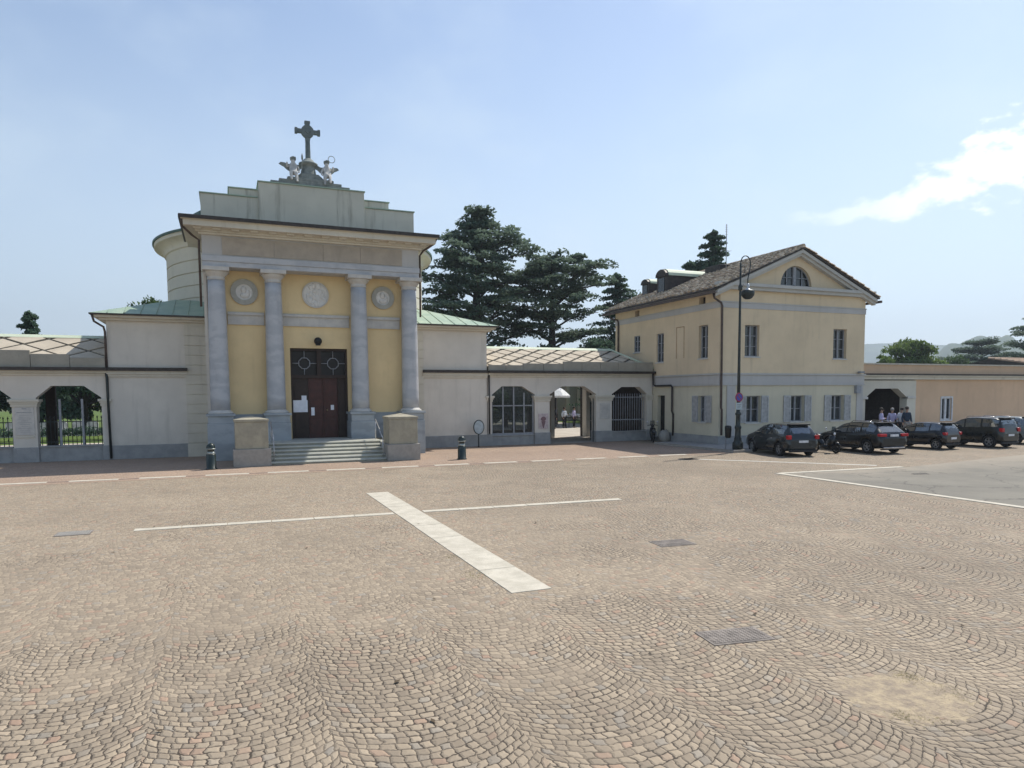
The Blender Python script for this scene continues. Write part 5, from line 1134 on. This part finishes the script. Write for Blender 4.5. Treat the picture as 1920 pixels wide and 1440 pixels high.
# scooters
def scooter(label, loc, h, mat):
    t = thing('scooter', label, 'scooter', loc, R(-h), 'parked scooters'); t.scale = (.85,) * 3
    for y in (0, 1.25):
        mb = MB(); n_ = 20; rings = []
        for i in range(n_ + 1): pass
        pts = [(0, y + .2 * math.cos(2 * PI * i / n_), .25 + .2 * math.sin(2 * PI * i / n_)) for i in range(n_ + 1)]; mb.tube(pts, .05, 8, cap=False); mb.tube([(-.03, y, .25), (.03, y, .25)], .12, 12); mb.build('wheel', M['tyre'], t)
    mb = MB(); mb.tube([(0, -.32, .72), (0, -.1, .68), (0, .25, .62), (0, .42, .42), (0, .5, .3)], [.08, .15, .17, .15, .1], 12); mb.tube([(0, .42, .3), (0, .9, .3)], [.16, .15], 8); mb.tube([(0, .88, .3), (0, 1.0, .6), (0, 1.03, .9)], [.15, .19, .14], 12); mb.tube([(0, 1.12, .5), (0, 1.32, .52), (0, 1.5, .4)], [.07, .08, .04], 8); mb.build('body', mat, t)
    mb = MB(); mb.tube([(0, -.25, .82), (0, .1, .83), (0, .42, .76)], [.1, .14, .1], 10); mb.build('saddle', M['black'], t)
    mb = MB(); mb.tube([(0, 1.25, .25), (0, 1.05, .9), (0, 1.0, 1.02)], .025, 8); mb.tube([(-.32, .9, 1.03), (-.1, 1.0, 1.05), (.1, 1.0, 1.05), (.32, .9, 1.03)], .018, 8); mb.ball((0, 1.06, 1.0), .11, .09, .1); mb.build('handlebar', M['trim'], t)
    mb = MB(); mb.ball((0, 1.15, .98), .07, .04, .07); mb.build('headlight', M['headlight'], t)
    for s_ in (-1, 1):
        mb = MB(); mb.tube([(s_ * .22, .94, 1.04), (s_ * .3, .9, 1.22)], .008, 6); mb.ball((s_ * .31, .89, 1.26), .06, .02, .04); mb.build('mirror', M['chrome'], t)
    mb = MB(); mb.prism([(-.17, 1.05), (.17, 1.05), (.13, 1.35), (-.13, 1.35)], 'y', 1.08, 1.095); mb.build('windshield', M['glass_clear'], t)
    return t
scooter('black scooter squeezed between the first two parked cars, headlight catching the sun', (24.0, 23.3, 0), 176, P_black)
scooter('dark scooter leaning in the shade beside the side door of the yellow house', (21.15, 31.6, 0), 30, P_blue)

# ------------------------------------------------------------------ people
M['skin'] = plain('skin', (.42, .26, .19), .6, .08); M['hair'] = plain('dark_hair', (.03, .022, .018), .7); M['hair_grey'] = plain('grey_hair', (.3, .29, .28), .7)
def cloth(name, c):
    t = NT(name, .9, .1); n = t.noise(9, 4); t.col(t.mix(t.sm(n, .3, .7), k(c, .85), k(c, 1.1))); t.bump(t.noise(14, 3), .4, .02); return t.mat
def person(label, loc, rz, H, shirt, trousers, hair, arms='down', stride=.0, sit=False, group=None):
    """origin on the ground between the feet, facing -y"""
    s_ = H / 1.75; t = thing('person', label, 'person', loc, rz, group); t.scale = (s_,) * 3
    kz = .5; hipz = .92
    if sit: J_leg = lambda q: [(q * .1, -.02, .50), (q * .13, -.42, .50), (q * .13, -.42, .1), (q * .13, -.55, .04)]; hipz = .5
    else: J_leg = lambda q: [(q * .1, 0, .88), (q * .11, -.03 + q * stride, .5), (q * .12, .02 + q * stride * 1.8, .09), (q * .13, -.12 + q * stride * 1.8, .04)]
    up = hipz - .92
    tor = [(0, 0, .95 + up), (0, .01, 1.12 + up), (0, .01, 1.34 + up), (0, .0, 1.47 + up), (0, -.015, 1.55 + up), (0, -.02, 1.66 + up)]
    def arm(q):
        if arms == 'down': return [(q * .17, .01, 1.42 + up), (q * .24, .03, 1.15 + up), (q * .25, -.05, .9 + up), (q * .25, -.08, .82 + up)]
        if arms == 'folded': return [(q * .17, .01, 1.42 + up), (q * .25, .0, 1.16 + up), (q * .08, -.2, 1.18 + up), (-q * .0, -.22, 1.19 + up)]
        return [(q * .17, .01, 1.42 + up), (q * .25, .05 if q > 0 else .03, 1.16 + up), (q * .2, -.22 if q > 0 else -.05, (1.12 if q > 0 else .9) + up), (q * .16, -.3 if q > 0 else -.08, (1.18 if q > 0 else .82) + up)]
    J = list(tor); B = [(i, i + 1) for i in range(5)]; rad = [(.15, .11), (.135, .1), (.17, .11), (.07, .07), (.05, .055), (.085, .1)]
    for q in (-1, 1):
        b = len(J); J += arm(q); B += [(2, b), (b, b + 1), (b + 1, b + 2), (b + 2, b + 3)]; rad += [.065, .045, .034, .03]
        for f_ in range(4):
            h = J[b + 3]; w_ = J[b + 2]; d = (Vector(h) - Vector(w_)).normalized(); J.append(tuple(Vector(h) + d * (.07 + .01 * (f_ in (1, 2))) + Vector(((f_ - 1.5) * .008, (f_ - 1.5) * .016, 0)))); B.append((b + 3, len(J) - 1)); rad.append(.009)
        J.append(tuple(Vector(J[b + 3]) + Vector((-q * .035, -.03, -.01)))); B.append((b + 3, len(J) - 1)); rad.append(.011)
        b = len(J); J += J_leg(q); B += [(0, b), (b, b + 1), (b + 1, b + 2), (b + 2, b + 3)]; rad += [.095, .062, .04, .035]
    skin_mesh('body', J, B, rad, M['skin'], t, 1)
    # shirt
    J2 = [(x, y, z) for x, y, z in tor[:4]]; J2[0] = (0, 0, .9 + up); r2 = [(.175, .135), (.155, .125), (.19, .135), (.085, .085)]; B2 = [(0, 1), (1, 2), (2, 3)]
    for q in (-1, 1):
        a = arm(q); b = len(J2); J2 += a[:3]; B2 += [(2, b), (b, b + 1), (b + 1, b + 2)]; r2 += [.085, .062, .05]
    skin_mesh('shirt', J2, B2, r2, shirt, t, 1)
    J3 = [(0, 0, .96 + up)]; B3 = []; r3 = [(.165, .13)]
    for q in (-1, 1):
        a = J_leg(q); b = len(J3); J3 += a[:3]; B3 += [(0, b), (b, b + 1), (b + 1, b + 2)]; r3 += [.115, .082, .062]
    skin_mesh('trousers', J3, B3, r3, trousers, t, 1)
    mb = MB(); mb.ball((0, .015, 1.715 + up), .098, .112, .1, 14); mb.build('hair', hair, t)
    mb = MB(); mb.ball((0, -.115, 1.65 + up), .014, .022, .02, 8); [mb.ball((q * .093, -.01, 1.655 + up), .012, .022, .03, 8) for q in (-1, 1)]; mb.build('nose_and_ears', M['skin'], t)
    mb = MB(); [mb.ball((q * .034, -.1, 1.685 + up), .011, .008, .007, 8) for q in (-1, 1)]; mb.box(-.022, .022, -.112, -.1, 1.612 + up, 1.618 + up); mb.build('eyes_and_mouth', M['hair'], t)
    mb = MB()
    for q in (-1, 1): f_ = J_leg(q)[3]; mb.ball((f_[0], f_[1] + .04, .045), .05, .14, .045, 10)
    mb.build('shoes', M['black'], t); return t
lav = cloth('lavender_shirt', (.42, .40, .58)); wht = cloth('white_shirt', (.55, .6, .66)); nav = cloth('navy_vest', (.03, .045, .07)); blk = cloth('black_cloth', (.02, .02, .024)); bei = cloth('grey_beige_trousers', (.3, .27, .24))
G1 = 'people standing by the orange annex archway'
person('person in a lavender shirt standing behind the black crossover, left of the group', (32.28, 26.9, .11), R(30), 1.62, lav, blk, M['hair'], 'folded', group=G1)
person('person in a pale lavender shirt standing second from the left by the archway', (33.2, 27.0, .11), R(-30), 1.6, lav, blk, M['hair_grey'], 'bent', group=G1)
person('person in a white shirt facing left beside the arch pier', (33.55, 26.7, .11), R(-70), 1.62, wht, blk, M['hair'], 'bent', group=G1)
person('person in a navy vest and grey trousers at the right of the group', (33.3, 26.2, .11), R(-20), 1.68, nav, bei, M['hair'], 'down', group=G1)
# people, parasol and stall seen through the open arch
pa = thing('parasol', 'white market parasol seen through the open arch of the arcade', 'parasol', (24.15, 49.5, 0))
mb = MB(); n_ = 8; rg = []
for r_, z in ((1.1, 2.35), (1.1, 2.5), (.65, 2.9), (.05, 3.25)): rg.append([mb.P((r_ * math.cos(2 * PI * i / n_), r_ * math.sin(2 * PI * i / n_), z)) for i in range(n_)])
for A, B_ in zip(rg, rg[1:]):
    for i in range(n_): mb.F((A[i], A[(i + 1) % n_], B_[(i + 1) % n_], B_[i]))
mb.F(rg[-1]); c_ = mb.build('canopy', cloth('white_canvas', (.78, .78, .76)), pa); so_ = c_.modifiers.new('s', 'SOLIDIFY'); so_.thickness = .01
mb = MB(); mb.tube([(0, 0, 0), (0, 0, 3.15)], .03, 8); mb.build('pole', M['frame_grey'], pa); mb = MB(); mb.lathe(0, 0, [(.3, 0), (.3, .06), (.05, .1)], 16); mb.build('base', M['block_base'], pa)
G2 = 'people beyond the open arch'
for i, (x, y, s_, a, lab) in enumerate(((22.9, 47.5, blk, -20, 'person in black seen through the arch, nearest the left pier'), (24.2, 48.3, wht, 15, 'person in a white top under the parasol beyond the arch'), (25.2, 48.6, lav, 40, 'person in a lavender top at the right under the parasol'), (23.6, 50.8, nav, 180, 'person in navy standing at the back behind the parasol pole'), (23.3, 48.9, wht, 60, 'person in a white top at the left behind the person in black'), (24.9, 51.5, blk, 0, 'person in black at the back right under the parasol'), (22.6, 50.2, lav, 120, 'person in a lavender top at the back left beyond the arch'))):
    person(lab, (x, y, 0), R(a), 1.58, s_, blk, M['hair'], ('down', 'bent')[i % 2], group=G2)
stl = thing('flower_stall', 'low dark stall with white flowers seen through the open arch', 'stall', (26.0, 49.8, 0))
mb = MB(); mb.box(-.8, .8, -.3, .3, .72, .78); [mb.box(x, x + .05, y, y + .05, 0, .72) for x in (-.78, .73) for y in (-.28, .23)]; mb.build('table', M['wood_dark'], stl)
mb = MB(); rr = random.Random(3)
for i in range(60): mb.ball((rr.uniform(-.75, .75), rr.uniform(-.25, .25), rr.uniform(.8, 1.05)), rr.uniform(.03, .07), n=6)
mb.build('flowers', M['paper'], stl)

# ------------------------------------------------------------------ vegetation
L_cedar = leafmat('cedar_needles', (.04, .08, .058), (.14, .19, .135))
L_dark = leafmat('dark_conifer', (.026, .062, .042), (.09, .145, .09))
L_green = leafmat('green_leaves', (.05, .09, .02), (.13, .19, .045))
L_mid = leafmat('mid_green_leaves', (.025, .06, .02), (.07, .115, .035))
M['bark'] = stone('grey_bark', (.06, .05, .045), (.035, .03, .028), 6, .95)
def pad(v, f, c, rx, ry, rz, n, ls, rnd, tilt=(0, 0), flat=.7):
    for _ in range(n):
        a = rnd.uniform(0, 2 * PI); q = math.sqrt(rnd.random()); x = rx * q * math.cos(a); y = ry * q * math.sin(a); z = rz * (1 - q * q) * rnd.uniform(-.3, 1) + rnd.gauss(0, rz * .15) + x * tilt[0] + y * tilt[1]
        p = Vector((c[0] + x, c[1] + y, c[2] + z)); l = ls * rnd.uniform(.6, 1.4); th = rnd.uniform(0, 2 * PI); el_ = rnd.gauss(0, .35 + (1 - flat))
        d = Vector((math.cos(th) * math.cos(el_), math.sin(th) * math.cos(el_), math.sin(el_))); s_ = d.cross(Vector((rnd.gauss(0, .4), rnd.gauss(0, .4), 1))).normalized() * l * .32
        b = len(v); v += [tuple(p - d * l * .5), tuple(p + s_), tuple(p + d * l * .5), tuple(p - s_)]; f.append((b, b + 1, b + 2, b + 3))
def leafobj(v, f, name, mat, parent):
    me = bpy.data.meshes.new(name); me.from_pydata(v, [], f); me.materials.append(mat); o = bpy.data.objects.new(name, me); C.objects.link(o); o.parent = parent; return o
# ------------------------------------------------------------------ graves
def grave(x, y, lab, rz=0, s_=1):
    t = thing('gravestone', lab, 'gravestone', (x, y, 0), rz, 'white gravestones in the cemetery'); mb = MB(); mb.box(-.45, .45, -1.0, .1, 0, .22); mb.build('slab', M['marble_pale'], t, bevel=.01)
    mb = MB(); mb.prism([(-.35, .2), (.35, .2), (.35, .85), (.2, 1.0), (-.2, 1.0), (-.35, .85)], 'y', -.05, .08); mb.build('headstone', M['statue'], t, bevel=.01); return t
hedge_pts = []
for i, (x, y, h, r_, lab) in enumerate(((-17.5, 62, 6.4, 3.2, 'dense dark yew behind the graves, leftmost seen through the left arches'), (-13.4, 61, 6.6, 2.9, 'dense dark yew behind the graves, second from the left'), (-9.6, 60, 6.2, 2.8, 'dense dark yew behind the graves seen through the arch nearest the chapel'), (16.2, 44, 4.3, 1.7, 'dark yew behind the glazed bay, left one'), (18.6, 45, 4.2, 1.6, 'dark yew behind the glazed bay, right one'))):
    hedge_pts.append((lab, x, y, h, r_, 90 + i))
cw = thing('mausoleum_row', 'pale low mausoleum wall closing the view beyond the parasol', 'building', (30, 62, 0))
mb = MB(); mb.box(25.5, 36, 62, 63, 0, 4.2); part(mb, 'wall', M['plaster_grey'], cw); mb = MB(); mb.box(25.3, 36.2, 61.8, 63.2, 4.2, 4.4); part(mb, 'cornice', M['plaster_cream'], cw)
for i in range(8): mb = MB(); mb.box(26 + i * 1.3, 26.35 + i * 1.3, 61.75, 62, 0, 4.2); part(mb, 'pilaster', M['plaster_white'], cw)
hg = thing('box_hedge', 'low clipped dark hedge in front of the graves behind the left arcade', 'hedge', (-11, 50, 0)); hv, hf = [], []; hr = random.Random(15)
for i in range(60): pad(hv, hf, (-7 + i * .2, hr.uniform(-.2, .2), .42), .35, .4, .42, 110, .12, hr, flat=.1)
leafobj(hv, hf, 'foliage', L_dark, hg)
gp = None
for i in range(14):
    x = -17 + i * .95; y = 55.6 + (i % 3) * .3
    if gp is None: gp = grave(x, y, 'white gravestone in the row beyond the left arcade')
    else: q = copy_tree(gp); q.location = (x, y, 0)
for i, (x, y) in enumerate(((31.5, 50), (33.0, 50.4), (34.4, 50.2), (36.0, 50.5))): q = copy_tree(gp); q.location = (x, y, 0); q['label'] = 'white gravestone beyond the right arcade'
hd = None

def cedar(label, x, y, H, rad, seed, levels, trunk_r=.55, leafn=26000, mat=None, z0=3.0, flat_top=False, lean=0, group='cedars behind the arcade'):
    rnd = random.Random(seed); t = thing('cedar_tree', label, 'tree', (x, y, 0), 0, group); v = []; f = []
    tr = MB(); tr.tube([(0, 0, 0), (0, 0, H * .35), (lean * .4, 0, H * .65), (lean, 0, H * (.82 if flat_top else .96))], [trunk_r, trunk_r * .8, trunk_r * .45, .06], 10)
    pads = []
    for (zf, rf, nb) in levels:
        for b in range(nb):
            a = 2 * PI * (b + rnd.uniform(-.3, .3)) / nb + zf * 7; L = rad * rf * rnd.uniform(.75, 1.1); z = H * (zf + rnd.uniform(-.025, .025)); zs = z - L * rnd.uniform(.15, .4)
            ex, ey = L * math.cos(a), L * math.sin(a); cx = lean * zf; p1 = (cx + ex * .35, ey * .35, zs + (z - zs) * .55); p2 = (cx + ex * .7, ey * .7, z - .15); p3 = (cx + ex, ey, z - .1)
            tr.tube([(cx, 0, max(z0 * .8, zs)), p1, p2, p3], [trunk_r * .3 * (1.1 - zf * .6), trunk_r * .2 * (1.1 - zf * .6), .05, .02], 6)
            for q in range(3 + int(L * .9)):
                s_ = rnd.uniform(.3, 1.05); wd_ = rnd.gauss(0, L * .13); pr_ = rnd.uniform(.45, 1.0) * (1.1 - .35 * s_) * (rad / 5) ** .5
                pads.append(((cx + ex * s_ - math.sin(a) * wd_, ey * s_ + math.cos(a) * wd_, zs + (z - zs) * min(1, s_ * 1.3) + rnd.uniform(-.1, .35)), pr_ * 1.35, .3 * pr_ + .12))
    tot = sum(p[1] ** 2 for p in pads)
    for c_, r_, h_ in pads: pad(v, f, c_, r_, r_, h_, int(leafn * r_ * r_ / tot), .3, rnd, (rnd.uniform(-.2, .2), rnd.uniform(-.2, .2)), .85)
    tr.build('trunk', M['bark'], t); leafobj(v, f, 'crown', mat or L_cedar, t); return t
cedar('tallest layered cedar behind the arcade, right of the chapel drum', 19.3, 55, 17.0, 5.9, 4, [(.36, .9, 3), (.47, 1.0, 5), (.56, 1.0, 7), (.64, .95, 7), (.72, .85, 7), (.79, .78, 7), (.86, .66, 7), (.92, .45, 6), (.97, .2, 4), (1.0, .06, 3)],   .62, 34000, lean=.6)
cedar('flat-topped cedar in the middle of the group behind the arcade', 26.4, 55, 14.2, 5.3, 9, [(.38, .75, 3), (.56, .8, 4), (.7, .95, 6), (.83, 1.0, 8), (.92, .95, 8), (.98, .6, 6)], .5, 26000, flat_top=True)
def conifer(label, x, y, H, rad, seed, n=12000, mat=None, sq=1.0, name='conifer_tree', group=None, ragged=.35, trunk=.25):
    rnd = random.Random(seed); t = thing(name, label, 'tree', (x, y, 0), 0, group); v = []; f = []
    tr = MB(); tr.tube([(0, 0, 0), (0, 0, H * .97)], [trunk, .03], 8); k_ = int(H * 5)
    for i in range(k_):
        zf = .14 + .84 * i / k_; rr_ = rad * (1 - zf) ** sq * rnd.uniform(1 - ragged, 1.1) + .15; a = i * 2.4 + rnd.uniform(-.4, .4)
        tr.tube([(0, 0, H * zf), (rr_ * .8 * math.cos(a), rr_ * .8 * math.sin(a), H * zf - .15 * rr_)], [.04, .012], 4)
        for q in range(3):
            s_ = .35 + .3 * q; pad(v, f, (rr_ * s_ * math.cos(a), rr_ * s_ * math.sin(a), H * zf - .15 * rr_ * s_), rr_ * .38 + .12, rr_ * .38 + .12, .28, int(n / k_ / 3), .26, rnd, flat=.6)
    tr.build('trunk', M['bark'], t); leafobj(v, f, 'crown', mat or L_dark, t); return t
def broad(label, x, y, H, rad, seed, n=14000, mat=None, z0=.3, name='leafy_tree', group=None, lumps=26, ls=.28, zsq=.8):
    rnd = random.Random(seed); t = thing(name, label, 'tree', (x, y, 0), 0, group); v = []; f = []
    tr = MB(); tr.tube([(0, 0, 0), (.1, 0, H * .45), (0, .1, H * .8)], [rad * .09, rad * .06, .03], 8)
    for i in range(lumps):
        a = rnd.uniform(0, 2 * PI); e = rnd.uniform(-.7, 1.0); q = rnd.uniform(.35, 1.0); rr_ = rad * q * math.sqrt(max(.08, 1 - e * e * .8)); hz = H * z0 + (H - H * z0) * (.5 + e * .46)
        c_ = (rr_ * .8 * math.cos(a), rr_ * .8 * math.sin(a), hz); tr.tube([(0, 0, H * .3), (c_[0] * .5, c_[1] * .5, hz * .8), c_], [.07, .04, .015], 5)
        r_ = rad * rnd.uniform(.2, .38)
        for s_ in range(3): pad(v, f, (c_[0] + rnd.gauss(0, r_ * .3), c_[1] + rnd.gauss(0, r_ * .3), c_[2] + rnd.gauss(0, r_ * .35)), r_, r_, r_ * zsq, int(n / lumps / 3), ls, rnd, flat=.1)
    tr.build('trunk', M['bark'], t); leafobj(v, f, 'crown', mat or L_mid, t); return t
for lab, x, y, h, r_, sd_ in hedge_pts: broad(lab, x, y, h, r_, sd_, 9000, L_dark, z0=.05, name='yew_tree', group='yews behind the arcades')
conifer('spiky conifer at the right end of the cedars, next to the yellow house', 33.6, 56, 13.7, 4.0, 21, 17000, L_dark, .6)
broad('dark tree filling the gap between the cedars and the yellow house', 37.5, 58, 12.0, 2.7, 22, 8000, L_cedar)
# low planting behind the arcade roof
for i, (x, y, h, r_, m_, lab) in enumerate(((17.0, 50, 6.4, 2.0, L_cedar, 'dark bush directly right of the chapel wing behind the arcade roof'), (20.8, 52, 6.6, 2.4, L_dark, 'dark bush under the tallest cedar'), (24.3, 52, 6.2, 2.2, L_cedar, 'low dark bush between the two cedar trunks'), (29.2, 52, 6.9, 2.3, L_dark, 'dark bush right of the flat-topped cedar trunk'), (32.6, 52, 7.4, 2.2, L_cedar, 'dark bush by the rear corner of the yellow house'))):
    broad(lab, x, y, h, r_, 40 + i, 7000, m_, name='bush', group='bushes behind the arcade roof')
conifer('dark pointed conifer rising behind the roof of the yellow house', 39.4, 50, 16.8, 2.6, 31, 20000, L_dark, .55)
broad('rounded dark tree beside the pointed conifer behind the house roof', 37.6, 50, 13.9, 2.1, 32, 11000, L_dark)
# left background
conifer('small pointed conifer above the left arcade roof', -12.7, 60, 8.9, 1.5, 51, 9000, L_dark, .7)
broad('dark tree at the very left edge above the arcade roof', -15.7, 60, 7.9, 1.6, 52, 6000, L_dark)
broad('dark tree just showing above the green copper roof of the left wing', -5.6, 62, 10.2, 2.6, 53, 9000, L_mid)
for i, (x, y, h, r_, m_, lab) in enumerate(((-14.5, 70, 6.6, 3.2, L_mid, 'leafy tree beyond the lawn seen through the left arches, left'), (-10.6, 68, 6.4, 2.6, L_dark, 'dark tree seen through the arch nearest the chapel'), (-8.0, 66, 6.0, 2.3, L_green, 'bright green tree seen through the arch nearest the chapel'), (-20.5, 74, 7.0, 4.0, L_mid, 'leafy tree beyond the lawn at the far left'), (-4, 70, 6.5, 3.0, L_dark, 'dark tree beyond the lawn behind the chapel wing'))):
    broad(lab, x, y, h, r_, 60 + i, 7000, m_, z0=.12, group='trees beyond the cemetery lawn')
for i, (x, y, h, r_, m_, lab) in enumerate(((20.0, 60, 5.5, 2.4, L_dark, 'dark hedge tree seen through the glazed bay'), (36.5, 62, 6, 2.6, L_mid, 'tree beyond the right arcade bay'), (29.0, 72, 6.5, 3.0, L_mid, 'tree closing the view behind the parasol'))):
    broad(lab, x, y, h, r_, 70 + i, 6000, m_, z0=.1, group='trees behind the right arcade')
# right background, above the orange annex
broad('bright green rounded tree above the orange annex roof', 76.6, 60, 8.5, 3.2, 81, 20000, L_green, z0=.2, ls=.36, lumps=40)
broad('small green bush left of the rounded green tree above the annex', 72.3, 60, 7.2, 1.6, 82, 6000, L_green, ls=.3)
def cedar_far(label, x, y, H, rad, seed, lv, n): return cedar(label, x, y, H, rad, seed, lv, .5, n, L_cedar, group='cedars beyond the annex')
cedar_far('wide hazy cedar above the annex roof near the right edge', 119, 80, 11.4, 6.5, 83, [(.45, .8, 6), (.6, 1, 8), (.72, .85, 8), (.84, .6, 7), (.95, .35, 6)], 30000)
cedar_far('tall cedar cut off by the right edge of the photo', 106, 61, 13.6, 6.5, 84, [(.4, .9, 6), (.55, 1, 8), (.68, .95, 8), (.8, .8, 8), (.92, .5, 6), (.98, .2, 4)], 30000)
broad('low green tree line just above the annex roof', 97, 68, 7.0, 3.6, 85, 8000, L_mid, ls=.35)
broad('low tree between the green tree and the hazy cedar', 88, 66, 6.3, 2.6, 86, 8000, L_mid, ls=.35)

# ------------------------------------------------------------------ hills and air
def hills(name, az0, az1, D, f_el, mat, depth=900, n=150):
    mb = MB(); rows = []
    for j in range(12):
        r_ = D + depth * j / 11 - depth * .5; row = []
        for i in range(n + 1):
            a = R(az0 + (az1 - az0) * i / n); e = f_el(az0 + (az1 - az0) * i / n); hh = math.tan(R(e)) * D; g = math.sin(PI * j / 11) ** .8
            hh = hh * g + 9 * math.sin(i * .7 + j * 1.3) * g * .4; row.append(mb.P((r_ * math.sin(a), r_ * math.cos(a), hh - 4)))
        rows.append(row)
    for A, B_ in zip(rows, rows[1:]):
        for i in range(n): mb.F((A[i], A[i + 1], B_[i + 1], B_[i]), 0, True)
    o = mb.build(name, mat, weld=False); o['kind'] = 'structure'
    return o
def lin(tab):
    def f(a):
        for (a0, e0), (a1, e1) in zip(tab, tab[1:]):
            if a <= a1: t = max(0, (a - a0) / (a1 - a0)); t = t * t * (3 - 2 * t); return e0 + (e1 - e0) * t
        return tab[-1][1]
    return f
th = NT('wooded_hillside', .95, .05); hn = th.noise(.012, 6, .6); th.col(th.mix(th.sm(hn, .35, .65), (.03, .06, .025), (.09, .12, .05)))
hills('near_hills', 50, 80, 1500, lin([(50, 0), (53.0, 2.6), (54.6, 3.6), (55.4, 3.75), (56.3, 3.95), (56.9, 3.75), (57.4, 3.85), (58.5, 3.3), (62, 3.6), (66, 2.9), (72, 3.5), (80, 2)]), th.mat, 500)
hills('far_hills', -40, 85, 2500, lin([(-40, 1.5), (-20, 1.8), (0, 1.6), (30, 2.4), (45, 3.3), (49, 3.65), (52, 3.5), (54, 3.4), (60, 3.2), (85, 2.4)]), th.mat, 600)
# box of hazy air round everything
hz = MB(); hz.box(-2600, 3200, -60, 3200, -21, 330); ho = hz.build('haze', bpy.data.materials.new('haze_air')); ho['kind'] = 'stuff'
hm = ho.data.materials[0]; hm.use_nodes = True; hnt = hm.node_tree; hnt.nodes.clear()
pv = hnt.nodes.new('ShaderNodeVolumePrincipled'); oo = hnt.nodes.new('ShaderNodeOutputMaterial'); hnt.links.new(pv.outputs[0], oo.inputs['Volume'])
pv.inputs['Color'].default_value = (.76, .87, 1.0, 1); pv.inputs['Density'].default_value = .0004; pv.inputs['Anisotropy'].default_value = .3

# ------------------------------------------------------------------ pieces that stand apart become objects of their own
SKIP = {'crown', 'trunk', 'roof_tiles', 'roof_slabs', 'plate_text', 'lettering', 'eyes_and_mouth', 'nose_and_ears', 'flowers', 'bars', 'transom_grille', 'kerb', 'pavement', 'weeds', 'loose_cobbles', 'haze', 'parasol', 'hair', 'lid'}
def split_obj(o):
    me = o.data; nv = len(me.vertices)
    if nv > 6000: return
    par = list(range(nv))
    def find(a):
        while par[a] != a: par[a] = par[par[a]]; a = par[a]
        return a
    for e in me.edges:
        a, b = find(e.vertices[0]), find(e.vertices[1])
        if a != b: par[a] = b
    isl = {}
    for i in range(nv): isl.setdefault(find(i), []).append(i)
    if len(isl) < 2 or len(isl) > 150: return
    keys = list(isl); box = {}
    for k_ in keys:
        P_ = [me.vertices[i].co for i in isl[k_]]; lo = [min(p[j] for p in P_) for j in range(3)]; hi = [max(p[j] for p in P_) for j in range(3)]; box[k_] = (lo, hi, max(h - l for l, h in zip(lo, hi)))
    grp = {k_: k_ for k_ in keys}
    def gf(a):
        while grp[a] != a: a = grp[a]
        return a
    for i, a in enumerate(keys):
        for b in keys[i + 1:]:
            (la, ha, sa), (lb, hb, sb) = box[a], box[b]
            g = math.sqrt(sum(max(0, la[j] - hb[j], lb[j] - ha[j]) ** 2 for j in range(3)))
            if g <= max(.02, .5 * max(sa, sb)):
                x, y = gf(a), gf(b)
                if x != y: grp[x] = y
    pieces = {}
    for k_ in keys: pieces.setdefault(gf(k_), set()).update(isl[k_])
    if len(pieces) < 2: return
    base = o.name.split('.')[0]
    for n_, vs in enumerate(list(pieces.values())[1:] + list(pieces.values())[:1]):
        bm = bmesh.new(); bm.from_mesh(me); bm.verts.ensure_lookup_table()
        bmesh.ops.delete(bm, geom=[v for v in bm.verts if v.index not in vs], context='VERTS')
        m2 = bpy.data.meshes.new(base); bm.to_mesh(m2); bm.free()
        for m_ in me.materials: m2.materials.append(m_)
        if n_ == len(pieces) - 1: o.data = m2
        else: c = o.copy(); c.data = m2; C.objects.link(c)
for o in [o for o in C.objects if o.type == 'MESH' and o.parent is not None and o.name.split('.')[0] not in SKIP and 'kind' not in o]: split_obj(o)

db = MB(); rl = random.Random(77)
for i in range(70):
    x = rl.uniform(-4, 14); y = rl.uniform(4.5, 22) ; a = rl.uniform(0, 6.28); l = rl.uniform(.012, .05)
    p = [(x + l * math.cos(a + q * 1.57) * (1 if q % 2 else .5), y + l * math.sin(a + q * 1.57) * (1 if q % 2 else .5), .012 + rl.uniform(0, .01)) for q in range(4)]
    db.F([db.P(v) for v in p])
o = db.build('leaf_litter', plain('dry_leaf', (.09, .065, .04), .9), None, weld=False); o['kind'] = 'stuff'; o['label'] = 'scattered dry leaves and crumbs on the paved square'
